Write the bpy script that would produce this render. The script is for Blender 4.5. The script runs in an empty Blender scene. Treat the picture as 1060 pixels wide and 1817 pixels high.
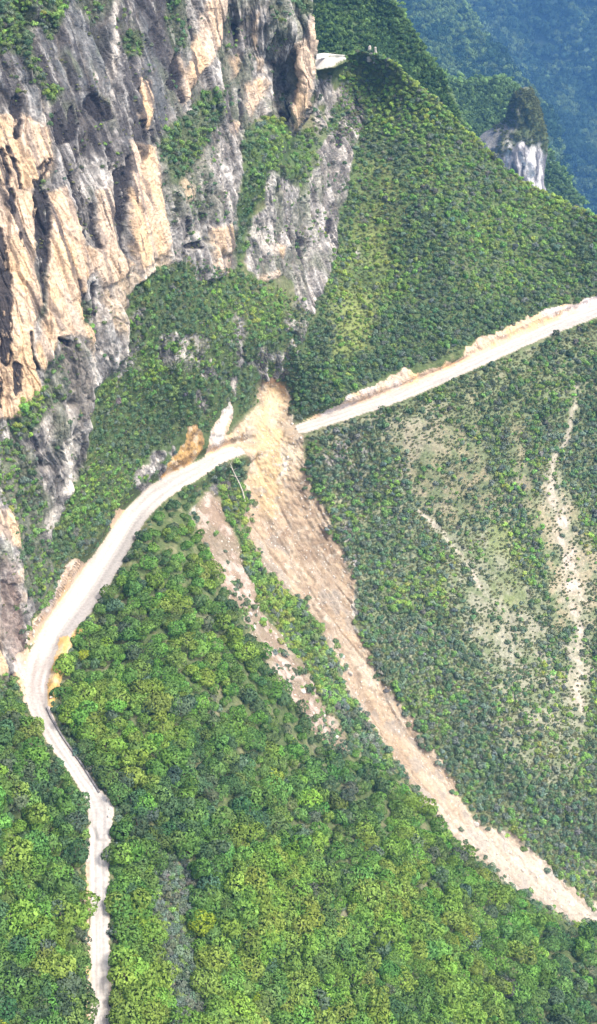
import bpy, bmesh, math
import numpy as np
from mathutils import Vector, Matrix

# ------------------------------------------------------------------ camera, sky, sun, exposure
scene = bpy.context.scene
COL = scene.collection
CAM_Z = 450.0
PITCH = math.radians(35.0)
HALF = math.tan(math.radians(21.0))
cam_d = bpy.data.cameras.new('camera')
cam_d.sensor_fit = 'VERTICAL'
cam_d.angle = math.radians(42.0)
cam_d.clip_start = 1.0
cam_d.clip_end = 20000.0
cam = bpy.data.objects.new('camera', cam_d)
COL.objects.link(cam)
cam.location = (0, 0, CAM_Z)
cam.rotation_euler = (math.radians(90) - PITCH, 0, 0)
scene.camera = cam

SUN_EL, SUN_AZ = math.radians(58), math.radians(112)      # azimuth clockwise from +Y (away from the camera)
world = bpy.data.worlds.new('World')
scene.world = world
world.use_nodes = True
wn = world.node_tree
sky = wn.nodes.new('ShaderNodeTexSky')
sky.sky_type = 'NISHITA'
sky.sun_disc = False
sky.sun_elevation = SUN_EL
sky.sun_rotation = SUN_AZ
sky.dust_density = 5.0
sky.air_density = 0.8
sky.ozone_density = 0.6
bg = wn.nodes['Background']
bg.inputs['Strength'].default_value = 0.15
wn.links.new(sky.outputs[0], bg.inputs['Color'])
sun_d = bpy.data.lights.new('sun', 'SUN')
sun_d.energy = 2.1
sun_d.angle = math.radians(14.0)
sun_d.color = (1.0, 0.94, 0.84)
sun = bpy.data.objects.new('sun', sun_d)
COL.objects.link(sun)
sdir = Vector((math.sin(SUN_AZ) * math.cos(SUN_EL), math.cos(SUN_AZ) * math.cos(SUN_EL), math.sin(SUN_EL)))
sun.rotation_euler = sdir.to_track_quat('Z', 'Y').to_euler()
sun.location = (200, 200, 900)
vs = scene.view_settings
vs.view_transform = 'Standard'
vs.look = 'None'
vs.gamma = 1.0
vs.use_curve_mapping = False
vs.exposure = 1.12
scene.cycles.use_denoising = True
scene.cycles.max_bounces = 6
scene.cycles.volume_bounces = 1
scene.cycles.transparent_max_bounces = 4

rng = np.random.default_rng(7)

# ------------------------------------------------------------------ noise and small numeric tools
def _h(ix, iy, iz, seed):
    h = (ix.astype(np.uint32) * np.uint32(374761393) + iy.astype(np.uint32) * np.uint32(668265263)
         + iz.astype(np.uint32) * np.uint32(2147483647 ^ 0x5bd1e995) + np.uint32((seed * 974634777) & 0xffffffff))
    h = (h ^ (h >> np.uint32(13))) * np.uint32(1274126177)
    h = h ^ (h >> np.uint32(16))
    return (h & np.uint32(0xffffff)).astype(np.float32) / np.float32(0xffffff)

def noise(x, y, z, seed=0):
    x = np.asarray(x, np.float32); y = np.asarray(y, np.float32); z = np.asarray(z, np.float32)
    x, y, z = np.broadcast_arrays(x, y, z)
    fx, fy, fz = np.floor(x), np.floor(y), np.floor(z)
    ix, iy, iz = fx.astype(np.int64), fy.astype(np.int64), fz.astype(np.int64)
    tx, ty, tz = x - fx, y - fy, z - fz
    tx = tx * tx * (3 - 2 * tx); ty = ty * ty * (3 - 2 * ty); tz = tz * tz * (3 - 2 * tz)
    r = 0
    for a in (0, 1):
        wx = tx if a else 1 - tx
        for b in (0, 1):
            wy = ty if b else 1 - ty
            for c in (0, 1):
                wz = tz if c else 1 - tz
                r = r + wx * wy * wz * _h(ix + a, iy + b, iz + c, seed)
    return r * 2 - 1

def fbm(x, y, z, seed=0, octaves=4, gain=0.5):
    s, a, n = 0, 1.0, 0.0
    for o in range(octaves):
        f = 2.03 ** o
        s = s + a * noise(x * f, y * f, z * f, seed + o * 17)
        n += a
        a *= gain
    return s / n

def cells(x, y, z, seed=0):
    """cellular noise: distance to the nearest and second cell, and a random number of the nearest cell"""
    x = np.asarray(x, np.float32); y = np.asarray(y, np.float32); z = np.asarray(z, np.float32)
    ix, iy, iz = np.floor(x).astype(np.int64), np.floor(y).astype(np.int64), np.floor(z).astype(np.int64)
    f1 = np.full(x.shape, 9.0, np.float32); f2 = f1.copy(); idr = np.zeros(x.shape, np.float32)
    for a in (-1, 0, 1):
        for b in (-1, 0, 1):
            for c in (-1, 0, 1):
                jx, jy, jz = ix + a, iy + b, iz + c
                d = np.sqrt((jx + _h(jx, jy, jz, seed) - x) ** 2 + (jy + _h(jx, jy, jz, seed + 1) - y) ** 2 + (jz + _h(jx, jy, jz, seed + 2) - z) ** 2)
                nearer = d < f1
                f2 = np.where(nearer, f1, np.minimum(f2, d))
                idr = np.where(nearer, _h(jx, jy, jz, seed + 3), idr)
                f1 = np.where(nearer, d, f1)
    return f1, f2, idr

def soften(a, n=2):
    for _ in range(n):
        a = (np.roll(a, 1, 0) + 2 * a + np.roll(a, -1, 0)) / 4
        a = (np.roll(a, 1, 1) + 2 * a + np.roll(a, -1, 1)) / 4
    return a

def noise2(x, y, seed=0):
    return noise(x, y, np.float32(0.5), seed)

def sstep(a, b, x):
    t = np.clip((x - a) / (b - a), 0, 1)
    return t * t * (3 - 2 * t)

def lerp(a, b, t):
    return a + (b - a) * t

def poly_in(U, V, poly, soft=4.0):
    """soft inside mask of a polygon (1 inside, 0 outside)"""
    p = np.array(poly, np.float32)
    m = soft + 2
    out = np.zeros(U.shape, np.float32)
    sel = (U > p[:, 0].min() - m) & (U < p[:, 0].max() + m) & (V > p[:, 1].min() - m) & (V < p[:, 1].max() + m)
    if not sel.any():
        return out
    x, y = U[sel], V[sel]
    ins = np.zeros(x.shape, bool)
    d2 = np.full(x.shape, 1e9, np.float32)
    n = len(p)
    for i in range(n):
        x0, y0 = p[i]; x1, y1 = p[(i + 1) % n]
        cond = ((y0 > y) != (y1 > y))
        with np.errstate(divide='ignore', invalid='ignore'):
            xi = (x1 - x0) * (y - y0) / (y1 - y0 + 1e-9) + x0
        ins ^= cond & (x < xi)
        dx, dy = x1 - x0, y1 - y0
        t = np.clip(((x - x0) * dx + (y - y0) * dy) / (dx * dx + dy * dy + 1e-9), 0, 1)
        d2 = np.minimum(d2, (x - x0 - t * dx) ** 2 + (y - y0 - t * dy) ** 2)
    sd = np.sqrt(d2) * np.where(ins, 1, -1)
    out[sel] = sstep(-soft, soft, sd)
    return out

def stroke(U, V, pts, soft=3.0):
    """soft mask of a line of points (s, t, half width)"""
    p = np.array(pts, np.float32)
    m = p[:, 2].max() + soft + 2
    out = np.zeros(U.shape, np.float32)
    sel = (U > p[:, 0].min() - m) & (U < p[:, 0].max() + m) & (V > p[:, 1].min() - m) & (V < p[:, 1].max() + m)
    if not sel.any():
        return out
    x, y = U[sel], V[sel]
    best = np.zeros(x.shape, np.float32)
    for i in range(len(p) - 1):
        x0, y0, w0 = p[i]; x1, y1, w1 = p[i + 1]
        dx, dy = x1 - x0, y1 - y0
        t = np.clip(((x - x0) * dx + (y - y0) * dy) / (dx * dx + dy * dy + 1e-9), 0, 1)
        d = np.sqrt((x - x0 - t * dx) ** 2 + (y - y0 - t * dy) ** 2)
        w = w0 + t * (w1 - w0)
        best = np.maximum(best, sstep(w + soft, w - soft, d))
    out[sel] = best
    return out

def tps_fit(pts, vals, smooth=0.0):
    P = np.array(pts, np.float64) / 1000.0
    n = len(P)
    d = np.linalg.norm(P[:, None] - P[None], axis=2)
    K = np.where(d > 0, d * d * np.log(d + 1e-12), 0) + smooth * np.eye(n)
    A = np.zeros((n + 3, n + 3))
    A[:n, :n] = K
    A[:n, n] = 1; A[:n, n + 1:] = P
    A[n, :n] = 1; A[n + 1:, :n] = P.T
    w = np.linalg.solve(A, np.concatenate([np.array(vals, np.float64), np.zeros(3)]))
    return P, w

def tps_eval(fit, U, V):
    P, w = fit
    x, y = U.ravel() / 1000.0, V.ravel() / 1000.0
    r = w[-3] + w[-2] * x + w[-1] * y
    for (px, py), c in zip(P, w[:-3]):
        d2 = (x - px) ** 2 + (y - py) ** 2
        r = r + c * 0.5 * d2 * np.log(d2 + 1e-12)
    return r.reshape(U.shape)

# camera rays: (s, t) is a pixel position in the camera view, turned into metres with a range
CP, SP = math.cos(PITCH), math.sin(PITCH)
K_ = HALF / 908.5
def bearing(U, V):
    x = (U - 530.0) * K_
    y = (908.5 - V) * K_
    return x, CP + y * SP, -SP + y * CP, np.sqrt(1 + y * y)

def to_world(U, V, r):
    dx, dy, dz, n = bearing(U, V)
    z = r / n
    return np.stack([dx * z, dy * z, CAM_Z + dz * z], -1)

def interp(x, pts):
    p = np.array(pts, float)
    return np.interp(x, p[:, 0], p[:, 1])

# ------------------------------------------------------------------ materials
def new_mat(name):
    m = bpy.data.materials.new(name)
    m.use_nodes = True
    nt = m.node_tree
    return m, nt, nt.nodes['Principled BSDF']

def ground_mat(name, scale=0.6, var=0.35, bump=0.4, dist=0.3, rough=0.95):
    """albedo attribute of the surface cover, with grain and fine relief"""
    m, nt, b = new_mat(name)
    L = nt.links
    at = nt.nodes.new('ShaderNodeAttribute'); at.attribute_name = 'albedo'
    geo = nt.nodes.new('ShaderNodeNewGeometry')
    n1 = nt.nodes.new('ShaderNodeTexNoise'); n1.inputs['Scale'].default_value = scale; n1.inputs['Detail'].default_value = 6
    n1.inputs['Roughness'].default_value = 0.65
    L.new(geo.outputs['Position'], n1.inputs['Vector'])
    mr = nt.nodes.new('ShaderNodeMapRange')
    mr.inputs['From Min'].default_value = 0.25; mr.inputs['From Max'].default_value = 0.75
    mr.inputs['To Min'].default_value = 1 - var; mr.inputs['To Max'].default_value = 1 + var
    L.new(n1.outputs['Fac'], mr.inputs['Value'])
    mx = nt.nodes.new('ShaderNodeMix'); mx.data_type = 'RGBA'; mx.blend_type = 'MULTIPLY'; mx.inputs['Factor'].default_value = 1.0
    L.new(at.outputs['Color'], mx.inputs[6]); L.new(mr.outputs['Result'], mx.inputs[7])
    L.new(mx.outputs[2], b.inputs['Base Color'])
    bp = nt.nodes.new('ShaderNodeBump'); bp.inputs['Strength'].default_value = bump; bp.inputs['Distance'].default_value = dist
    L.new(n1.outputs['Fac'], bp.inputs['Height']); L.new(bp.outputs['Normal'], b.inputs['Normal'])
    b.inputs['Roughness'].default_value = rough
    b.inputs['Specular IOR Level'].default_value = 0.15
    return m

def leaf_mat(name):
    m = bpy.data.materials.new(name)
    m.use_nodes = True
    nt = m.node_tree; L = nt.links
    nt.nodes.remove(nt.nodes['Principled BSDF'])
    out = nt.nodes['Material Output']
    at = nt.nodes.new('ShaderNodeAttribute'); at.attribute_type = 'INSTANCER'; at.attribute_name = 'tint'
    sh = nt.nodes.new('ShaderNodeAttribute'); sh.attribute_name = 'leaf_tone'
    mx = nt.nodes.new('ShaderNodeMix'); mx.data_type = 'RGBA'; mx.blend_type = 'MULTIPLY'; mx.inputs['Factor'].default_value = 1.0
    L.new(at.outputs['Color'], mx.inputs[6]); L.new(sh.outputs['Color'], mx.inputs[7])
    d = nt.nodes.new('ShaderNodeBsdfDiffuse'); t = nt.nodes.new('ShaderNodeBsdfTranslucent')
    L.new(mx.outputs[2], d.inputs['Color']); L.new(mx.outputs[2], t.inputs['Color'])
    mix = nt.nodes.new('ShaderNodeMixShader'); mix.inputs[0].default_value = 0.32
    L.new(d.outputs[0], mix.inputs[1]); L.new(t.outputs[0], mix.inputs[2])
    L.new(mix.outputs[0], out.inputs['Surface'])
    return m

def plain_mat(name, col, var=0.3, scale=2.0, rough=0.9, bump=0.3):
    m, nt, b = new_mat(name)
    L = nt.links
    tc = nt.nodes.new('ShaderNodeTexCoord')
    n1 = nt.nodes.new('ShaderNodeTexNoise'); n1.inputs['Scale'].default_value = scale; n1.inputs['Detail'].default_value = 5
    L.new(tc.outputs['Object'], n1.inputs['Vector'])
    cr = nt.nodes.new('ShaderNodeValToRGB')
    cr.color_ramp.elements[0].position = 0.3; cr.color_ramp.elements[1].position = 0.7
    cr.color_ramp.elements[0].color = (*[c * (1 - var) for c in col], 1)
    cr.color_ramp.elements[1].color = (*[min(1, c * (1 + var)) for c in col], 1)
    L.new(n1.outputs['Fac'], cr.inputs['Fac']); L.new(cr.outputs['Color'], b.inputs['Base Color'])
    bp = nt.nodes.new('ShaderNodeBump'); bp.inputs['Strength'].default_value = bump; bp.inputs['Distance'].default_value = 0.1
    L.new(n1.outputs['Fac'], bp.inputs['Height']); L.new(bp.outputs['Normal'], b.inputs['Normal'])
    b.inputs['Roughness'].default_value = rough
    b.inputs['Specular IOR Level'].default_value = 0.2
    return m

M_HILL = ground_mat('hill_cover', 0.9, 0.45, 0.6, 0.5)
M_ROCK = ground_mat('limestone', 0.9, 0.5, 1.0, 0.9)
M_EARTH = ground_mat('loose_earth', 0.8, 0.22, 0.7, 0.4)
M_ROAD = ground_mat('gravel_road', 1.1, 0.22, 0.5, 0.2)
M_FAR = ground_mat('far_cover', 0.05, 0.4, 0.5, 3.0)
M_LEAF = leaf_mat('foliage')
M_BARK = plain_mat('bark', (0.14, 0.11, 0.08), 0.3, 3.0)
M_STONE = plain_mat('pale_stone', (0.50, 0.46, 0.41), 0.3, 1.5)
M_DEAD = plain_mat('bleached_wood', (0.55, 0.50, 0.42), 0.2, 2.0)

# ------------------------------------------------------------------ object helpers
def tag(o, label=None, cat=None, group=None, kind=None):
    if label: o['label'] = label
    if cat: o['category'] = cat
    if group: o['group'] = group
    if kind: o['kind'] = kind
    return o

def link(name, me, parent=None):
    o = bpy.data.objects.new(name, me)
    COL.objects.link(o)
    if parent: o.parent = parent
    return o

def mesh_np(name, verts, faces, mat, albedo=None, smooth=True):
    """mesh from numpy arrays; faces (n,3) or (n,4)"""
    me = bpy.data.meshes.new(name)
    n, k = faces.shape
    me.vertices.add(len(verts)); me.vertices.foreach_set('co', np.ascontiguousarray(verts, np.float32).ravel())
    me.loops.add(n * k); me.loops.foreach_set('vertex_index', np.ascontiguousarray(faces, np.int32).ravel())
    me.polygons.add(n)
    me.polygons.foreach_set('loop_start', np.arange(0, n * k, k, dtype=np.int32))
    me.polygons.foreach_set('use_smooth', np.full(n, smooth))
    me.update(calc_edges=True)
    if albedo is not None:
        a = me.attributes.new('albedo', 'FLOAT_COLOR', 'POINT')
        c = np.ones((len(verts), 4), np.float32); c[:, :3] = albedo
        a.data.foreach_set('color', c.ravel())
    if mat: me.materials.append(mat)
    return me

def grid_normals(P):
    du = np.gradient(P, axis=1); dv = np.gradient(P, axis=0)
    N = np.cross(dv, du)
    N /= np.linalg.norm(N, axis=2, keepdims=True) + 1e-9
    return N

def split_grid(P, cls, wanted):
    """faces of a grid whose class is `wanted`, with compact vertices"""
    H, W = P.shape[:2]
    idx = np.arange(H * W).reshape(H, W)
    f = np.stack([idx[:-1, :-1], idx[1:, :-1], idx[1:, 1:], idx[:-1, 1:]], -1).reshape(-1, 4)
    fc = cls[:-1, :-1].ravel()
    f = f[fc == wanted]
    used, inv = np.unique(f, return_inverse=True)
    return used, inv.reshape(-1, 4)

# ================================================================== THE MAIN MOUNTAINSIDE
STEP = 1.9
us = np.arange(-150, 1212, STEP, dtype=np.float32)
vv = np.arange(-240, 2060, STEP, dtype=np.float32)
U, V = np.meshgrid(us, vv)

ROAD_L = [  # s, t, half width, height relative to the camera
    (176, 2075, 18, -285), (176, 1975, 18, -284), (178, 1817, 17.5, -283), (178, 1700, 17, -282), (177, 1600, 17, -281), (176, 1530, 18, -280), (178, 1470, 20, -279),
    (178, 1430, 22, -278.5), (160, 1402, 14, -278.5), (135, 1366, 13, -279), (108, 1328, 14, -279.5), (84, 1288, 16, -280), (68, 1250, 19, -280),
    (62, 1212, 21, -280), (76, 1165, 25, -280), (108, 1112, 26, -280), (158, 1046, 28, -280.5), (205, 972, 24, -281),
    (236, 920, 20, -281), (268, 884, 19, -281.5), (305, 858, 18, -282), (345, 838, 15, -282), (395, 808, 12, -282.5), (446, 792, 9, -283)]
ROAD_R = [(522, 764, 8, -282.5), (545, 757, 9.5, -282), (600, 739, 10, -280), (700, 706, 10, -276), (780, 672, 10, -272), (840, 645, 10, -269.5),
          (900, 618, 10, -267), (980, 582, 10, -264), (1060, 552, 10.5, -261), (1215, 490, 11, -256)]

CTRL = [  # s, t, range in metres
    # road bench
    (178, 1817, 341), (176, 1430, 379), (68, 1250, 408), (62, 1200, 416), (158, 1046, 448), (236, 920, 478), (305, 858, 505), (395, 808, 525), (446, 792, 532),
    # left cliff
    (-150, 1200, 395), (-40, 1180, 402), (-150, 1000, 392), (0, 1000, 408), (-150, 700, 396), (0, 700, 410), (120, 760, 428), (140, 950, 448),
    (150, 600, 428), (0, 400, 418), (-150, 300, 405), (180, 400, 440), (300, 420, 470), (0, 150, 432), (-150, 0, 425), (180, 150, 460), (300, 200, 486),
    (0, -240, 470), (300, -240, 525), (-150, -240, 455),
    # middle cliff and vegetated apron
    (300, 560, 478), (250, 720, 480), (380, 700, 512), (420, 450, 522), (460, 620, 530), (400, 250, 520), (500, 450, 545), (500, 250, 542), (430, 60, 536), (520, 60, 548), (520, -240, 585),
    # landslide
    (485, 690, 553), (500, 900, 531), (560, 1050, 523), (640, 1200, 517), (750, 1380, 517), (850, 1480, 523), (960, 1560, 530), (1060, 1620, 538), (1215, 1700, 548),
    # right spur above the road
    (600, 400, 588), (800, 400, 591), (950, 470, 598), (1060, 385, 612), (1215, 420, 625), (940, 330, 622), (800, 205, 624), (700, 118, 636), (700, 300, 606), (620, 105, 645), (570, 200, 625),
    # right slope below the road
    (640, 900, 541), (800, 900, 549), (1060, 800, 572), (1215, 900, 572), (720, 1150, 530), (800, 1200, 536), (1060, 1200, 552), (920, 1380, 534), (1060, 1450, 545), (1215, 1450, 558),
    # spur in the foreground
    (250, 1817, 344), (420, 1817, 360), (600, 1817, 385), (800, 1817, 412), (1000, 1817, 440), (1215, 1850, 475), (600, 2060, 352), (250, 2060, 323), (1000, 2060, 398), (600, 1500, 432), (850, 1610, 466), (1050, 1700, 492),
    (280, 1500, 380), (400, 1300, 424), (300, 1150, 440), (400, 1100, 470), (310, 980, 474), (500, 1200, 473), (550, 1330, 472), (420, 1000, 505), (720, 1480, 470),
    (520, 1110, 510), (600, 1260, 502),
    # bank above the road at the lower left
    (0, 1400, 364), (0, 1817, 327), (90, 1817, 332), (80, 1450, 374), (0, 1270, 396), (-150, 1400, 352), (-150, 1817, 312), (0, 2060, 309), (-150, 2060, 292)]

for u_, v_, h_, z_ in (ROAD_R[1], ROAD_R[3], ROAD_R[5], ROAD_R[6], ROAD_R[8], ROAD_R[9]):   # outer edge of the bench of the straight road
    b_ = bearing(np.float64(u_ + 4), np.float64(v_ + 12))
    CTRL.append((u_ + 4, v_ + 12, float(z_ / b_[2] * b_[3])))
    a_ = bearing(np.float64(u_ - 4), np.float64(v_ - 11)); y_in = z_ / a_[2] * a_[1]        # foot of the cut on the uphill side
    for up in (28, 60):
        c_ = bearing(np.float64(u_ - 4 - up * 0.2), np.float64(v_ - 11 - up)); k_ = c_[2] / c_[1]
        t_ = (k_ * y_in - z_) / (1.15 - k_)
        CTRL.append((u_ - 4 - up * 0.2, v_ - 11 - up, float((y_in + t_) / c_[1] * c_[3])))
fit = tps_fit([(a, b) for a, b, c in CTRL], [c for a, b, c in CTRL], 1e-5)
R = tps_eval(fit, U, V).astype(np.float32)

# the tall buttress in the middle ends in a sharp edge: the pass road lies well behind it
EDGE = [(-300, 545), (0, 550), (40, 556), (150, 560), (200, 546), (240, 522), (330, 500), (600, 500)]
edge_u = interp(V, EDGE).astype(np.float32) + 3 * noise2(U * 0 + 3.1, V / 14, 91)
near_r = np.minimum(R, lerp(548, 585, sstep(60, -240, V)))
far_r = np.maximum(R, 640 - 0.08 * np.abs(V - 100) * (V > 100))
e_amt = sstep(300, 190, V) * (U > 420) * (U < 700)
side = sstep(-3.5, 3.5, U - edge_u)
R_e = lerp(near_r, far_r, side)
# ease back to the smooth surface away from the edge
fade = sstep(80, 20, np.abs(U - edge_u)) * e_amt
fade = np.where(U > edge_u, np.maximum(fade, sstep(640, 600, U) * sstep(260, 200, V)), fade)
R = lerp(R, R_e, fade).astype(np.float32)

# wandering outlines for everything traced on the slope
w1 = noise2(U / 34, V / 34, 1); w2 = noise2(U / 34, V / 34, 2)
w3 = noise2(U / 11, V / 11, 3); w4 = noise2(U / 11, V / 11, 4)
w5 = noise2(U / 4.5, V / 4.5, 5); w6 = noise2(U / 4.5, V / 4.5, 6)
UW = U + 6 * w1 + 3.5 * w3 + 1.8 * w5
VW = V + 6 * w2 + 3.5 * w4 + 1.8 * w6
US_ = U + 2.0 * w3 + 1.6 * w5          # small wander: road edges
VS_ = V + 2.0 * w4 + 1.6 * w6

def road_field(road):
    """distance from the road's centre line in half widths, height there, side and position along it"""
    p = np.array(road, float)
    t = np.arange(len(p)); tt = np.linspace(0, len(p) - 1, (len(p) - 1) * 9 + 1)
    q = np.stack([np.interp(tt, t, p[:, k]) for k in range(4)], 1)
    for _ in range(6):
        q[1:-1] = 0.5 * q[1:-1] + 0.25 * (q[:-2] + q[2:])
    dist = np.full(U.shape, 1e6, np.float32); hw = np.ones(U.shape, np.float32)
    zz = np.zeros(U.shape, np.float32); sd = np.zeros(U.shape, np.float32); al = np.zeros(U.shape, np.float32)
    s_acc = 0
    for i in range(len(q) - 1):
        x0, y0, h0, z0 = q[i]; x1, y1, h1, z1 = q[i + 1]
        m = 75
        j0, j1 = np.searchsorted(us, [min(x0, x1) - m, max(x0, x1) + m]); i0, i1 = np.searchsorted(vv, [min(y0, y1) - m, max(y0, y1) + m])
        if j1 <= j0 or i1 <= i0: continue
        sl = (slice(i0, i1), slice(j0, j1))
        x, y = U[sl], V[sl]
        dx, dy = x1 - x0, y1 - y0; l2 = dx * dx + dy * dy + 1e-9
        tr = ((x - x0) * dx + (y - y0) * dy) / l2
        tp = np.clip(tr, 0, 1)
        ex, ey = x - x0 - tp * dx, y - y0 - tp * dy
        d = np.sqrt(ex * ex + ey * ey)
        b = d < dist[sl]
        dist[sl] = np.where(b, d, dist[sl]); hw[sl] = np.where(b, h0 + tp * (h1 - h0), hw[sl])
        zz[sl] = np.where(b, z0 + tp * (z1 - z0), zz[sl])
        sd[sl] = np.where(b, np.sign(ex * dy - ey * dx) * d, sd[sl])
        al[sl] = np.where(b, s_acc + tp * math.sqrt(l2), al[sl])
        s_acc += math.sqrt(l2)
    return dist, hw, zz, sd, al

dx_, dy_, dz_, nn_ = bearing(U, V)
road_mask = np.zeros(U.shape, np.float32)
road_d = {}
for key, road in (('L', ROAD_L), ('R', ROAD_R)):
    dist, hw, zz, sd, al = road_field(road)
    rr = zz / dz_ * nn_
    near = dist < 70
    wgt = np.where(near, sstep(np.where(sd < 0, hw + 20, hw + 16), hw - 1, dist), 0)
    R = np.where(near, lerp(R, rr, wgt), R).astype(np.float32)
    d2 = dist + 1.2 * w3 + 1.3 * w5
    road_d[key] = (d2, hw, sd, al, dist)

# pull-out where the track widens, and the ledge road at the pass
PULLOUT = [(160, 1408), (172, 1403), (190, 1414), (203, 1436), (200, 1462), (192, 1490), (176, 1490), (160, 1450)]
m_pull = poly_in(U, V, PULLOUT, 5)
R = lerp(R, -278.5 / dz_ * nn_, m_pull).astype(np.float32)
LEDGE = [(556, 102), (580, 100), (612, 100), (616, 104), (600, 110), (588, 118), (566, 122), (556, 121)]
m_ledge = poly_in(US_, VS_, LEDGE, 2.5)
z_ledge = -640 * math.sin(math.radians(16.1))
R = lerp(R, z_ledge / dz_ * nn_, poly_in(U, V, [(548, 97), (617, 97), (618, 112), (592, 124), (548, 128)], 4) * (U > edge_u)).astype(np.float32)

# traced cover of the slopes ------------------------------------------------------------------
SLIDE = [(466, 672), (486, 668), (506, 680), (513, 720), (518, 745), (536, 772), (540, 820), (552, 862), (572, 900), (588, 940), (604, 975), (628, 1030),
         (626, 1080), (634, 1125), (662, 1180), (690, 1222), (722, 1268), (762, 1330), (806, 1390), (842, 1448), (872, 1472), (908, 1478), (950, 1520), (1002, 1568),
         (1060, 1606), (1215, 1690), (1215, 1740), (1060, 1642), (1010, 1632), (960, 1602), (915, 1578), (880, 1545), (836, 1512), (800, 1470), (764, 1430), (736, 1398),
         (700, 1352), (664, 1306), (640, 1266), (614, 1216), (598, 1166), (572, 1112), (540, 1068), (505, 1046), (470, 1010), (446, 962), (440, 900), (442, 850), (438, 806), (414, 786), (408, 772), (436, 748), (452, 720)]
SLIDE2 = [(345, 900), (362, 872), (390, 880), (404, 920), (424, 965), (440, 1020), (462, 1068), (492, 1112), (528, 1160), (556, 1205), (580, 1248), (612, 1298), (622, 1330), (600, 1346), (560, 1300), (524, 1248), (488, 1190), (454, 1140), (420, 1085), (386, 1030), (366, 980), (352, 940)]
m_slide = poly_in(UW + 5 * w3 + 3 * w5, VW + 5 * w4 + 3 * w6, SLIDE, 3.5)
m_slide2 = poly_in(UW, VW, SLIDE2, 5)
m_slide_s = poly_in(U, V, SLIDE, 22)
R = R + lerp(1.5, 3.0, sstep(740, 900, V)) * m_slide_s + 1.0 * poly_in(U, V, SLIDE2, 14)
SPOIL = [(108, 1132), (122, 1128), (128, 1142), (118, 1168), (108, 1202), (98, 1236), (93, 1254), (84, 1252), (86, 1215), (95, 1172)]
SPOIL2 = [(130, 1120), (150, 1112), (156, 1118), (138, 1130), (128, 1152), (122, 1150)]
ORANGE = [(330, 756), (346, 752), (360, 768), (357, 798), (340, 822), (312, 838), (296, 852), (286, 846), (298, 822), (318, 800), (328, 784)]
m_spoil = np.maximum(poly_in(US_, VS_, SPOIL, 2.5), poly_in(US_, VS_, SPOIL2, 3) * 0.9)
m_orange = poly_in(US_, VS_, ORANGE, 3)
R = R - 2.2 * poly_in(U, V, SPOIL, 9)

# exposed road cuts
CUTS = [
    [(540, 748), (600, 718), (622, 700), (662, 688), (690, 668), (722, 652), (738, 662), (800, 640), (828, 622), (852, 600), (900, 580), (968, 548), (1000, 542), (1060, 524), (1215, 462), (1215, 490), (1060, 545), (980, 580), (900, 612), (840, 640), (780, 668), (700, 700), (600, 734)],
    [(362, 812), (372, 770), (396, 728), (410, 708), (412, 740), (402, 770), (430, 760), (446, 740), (440, 790), (400, 800)],
    [(200, 960), (196, 925), (206, 905), (226, 902), (236, 905), (218, 945), (190, 990), (150, 1040), (108, 1085), (70, 1135), (48, 1150), (60, 1110), (96, 1060), (108, 1020), (135, 990), (150, 1000), (180, 980)],
    [(30, 1165), (50, 1150), (58, 1180), (44, 1210), (52, 1250), (40, 1250), (30, 1205)],
    [(150, 1560), (162, 1470), (160, 1600), (160, 1817), (150, 1817)],
    [(188, 1690), (200, 1700), (202, 1780), (194, 1817), (190, 1760)]]
m_cut = np.zeros(U.shape, np.float32)
for c in CUTS: m_cut = np.maximum(m_cut, poly_in(US_ + 2 * w3, VS_ + 2 * w4, c, 4))

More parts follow.
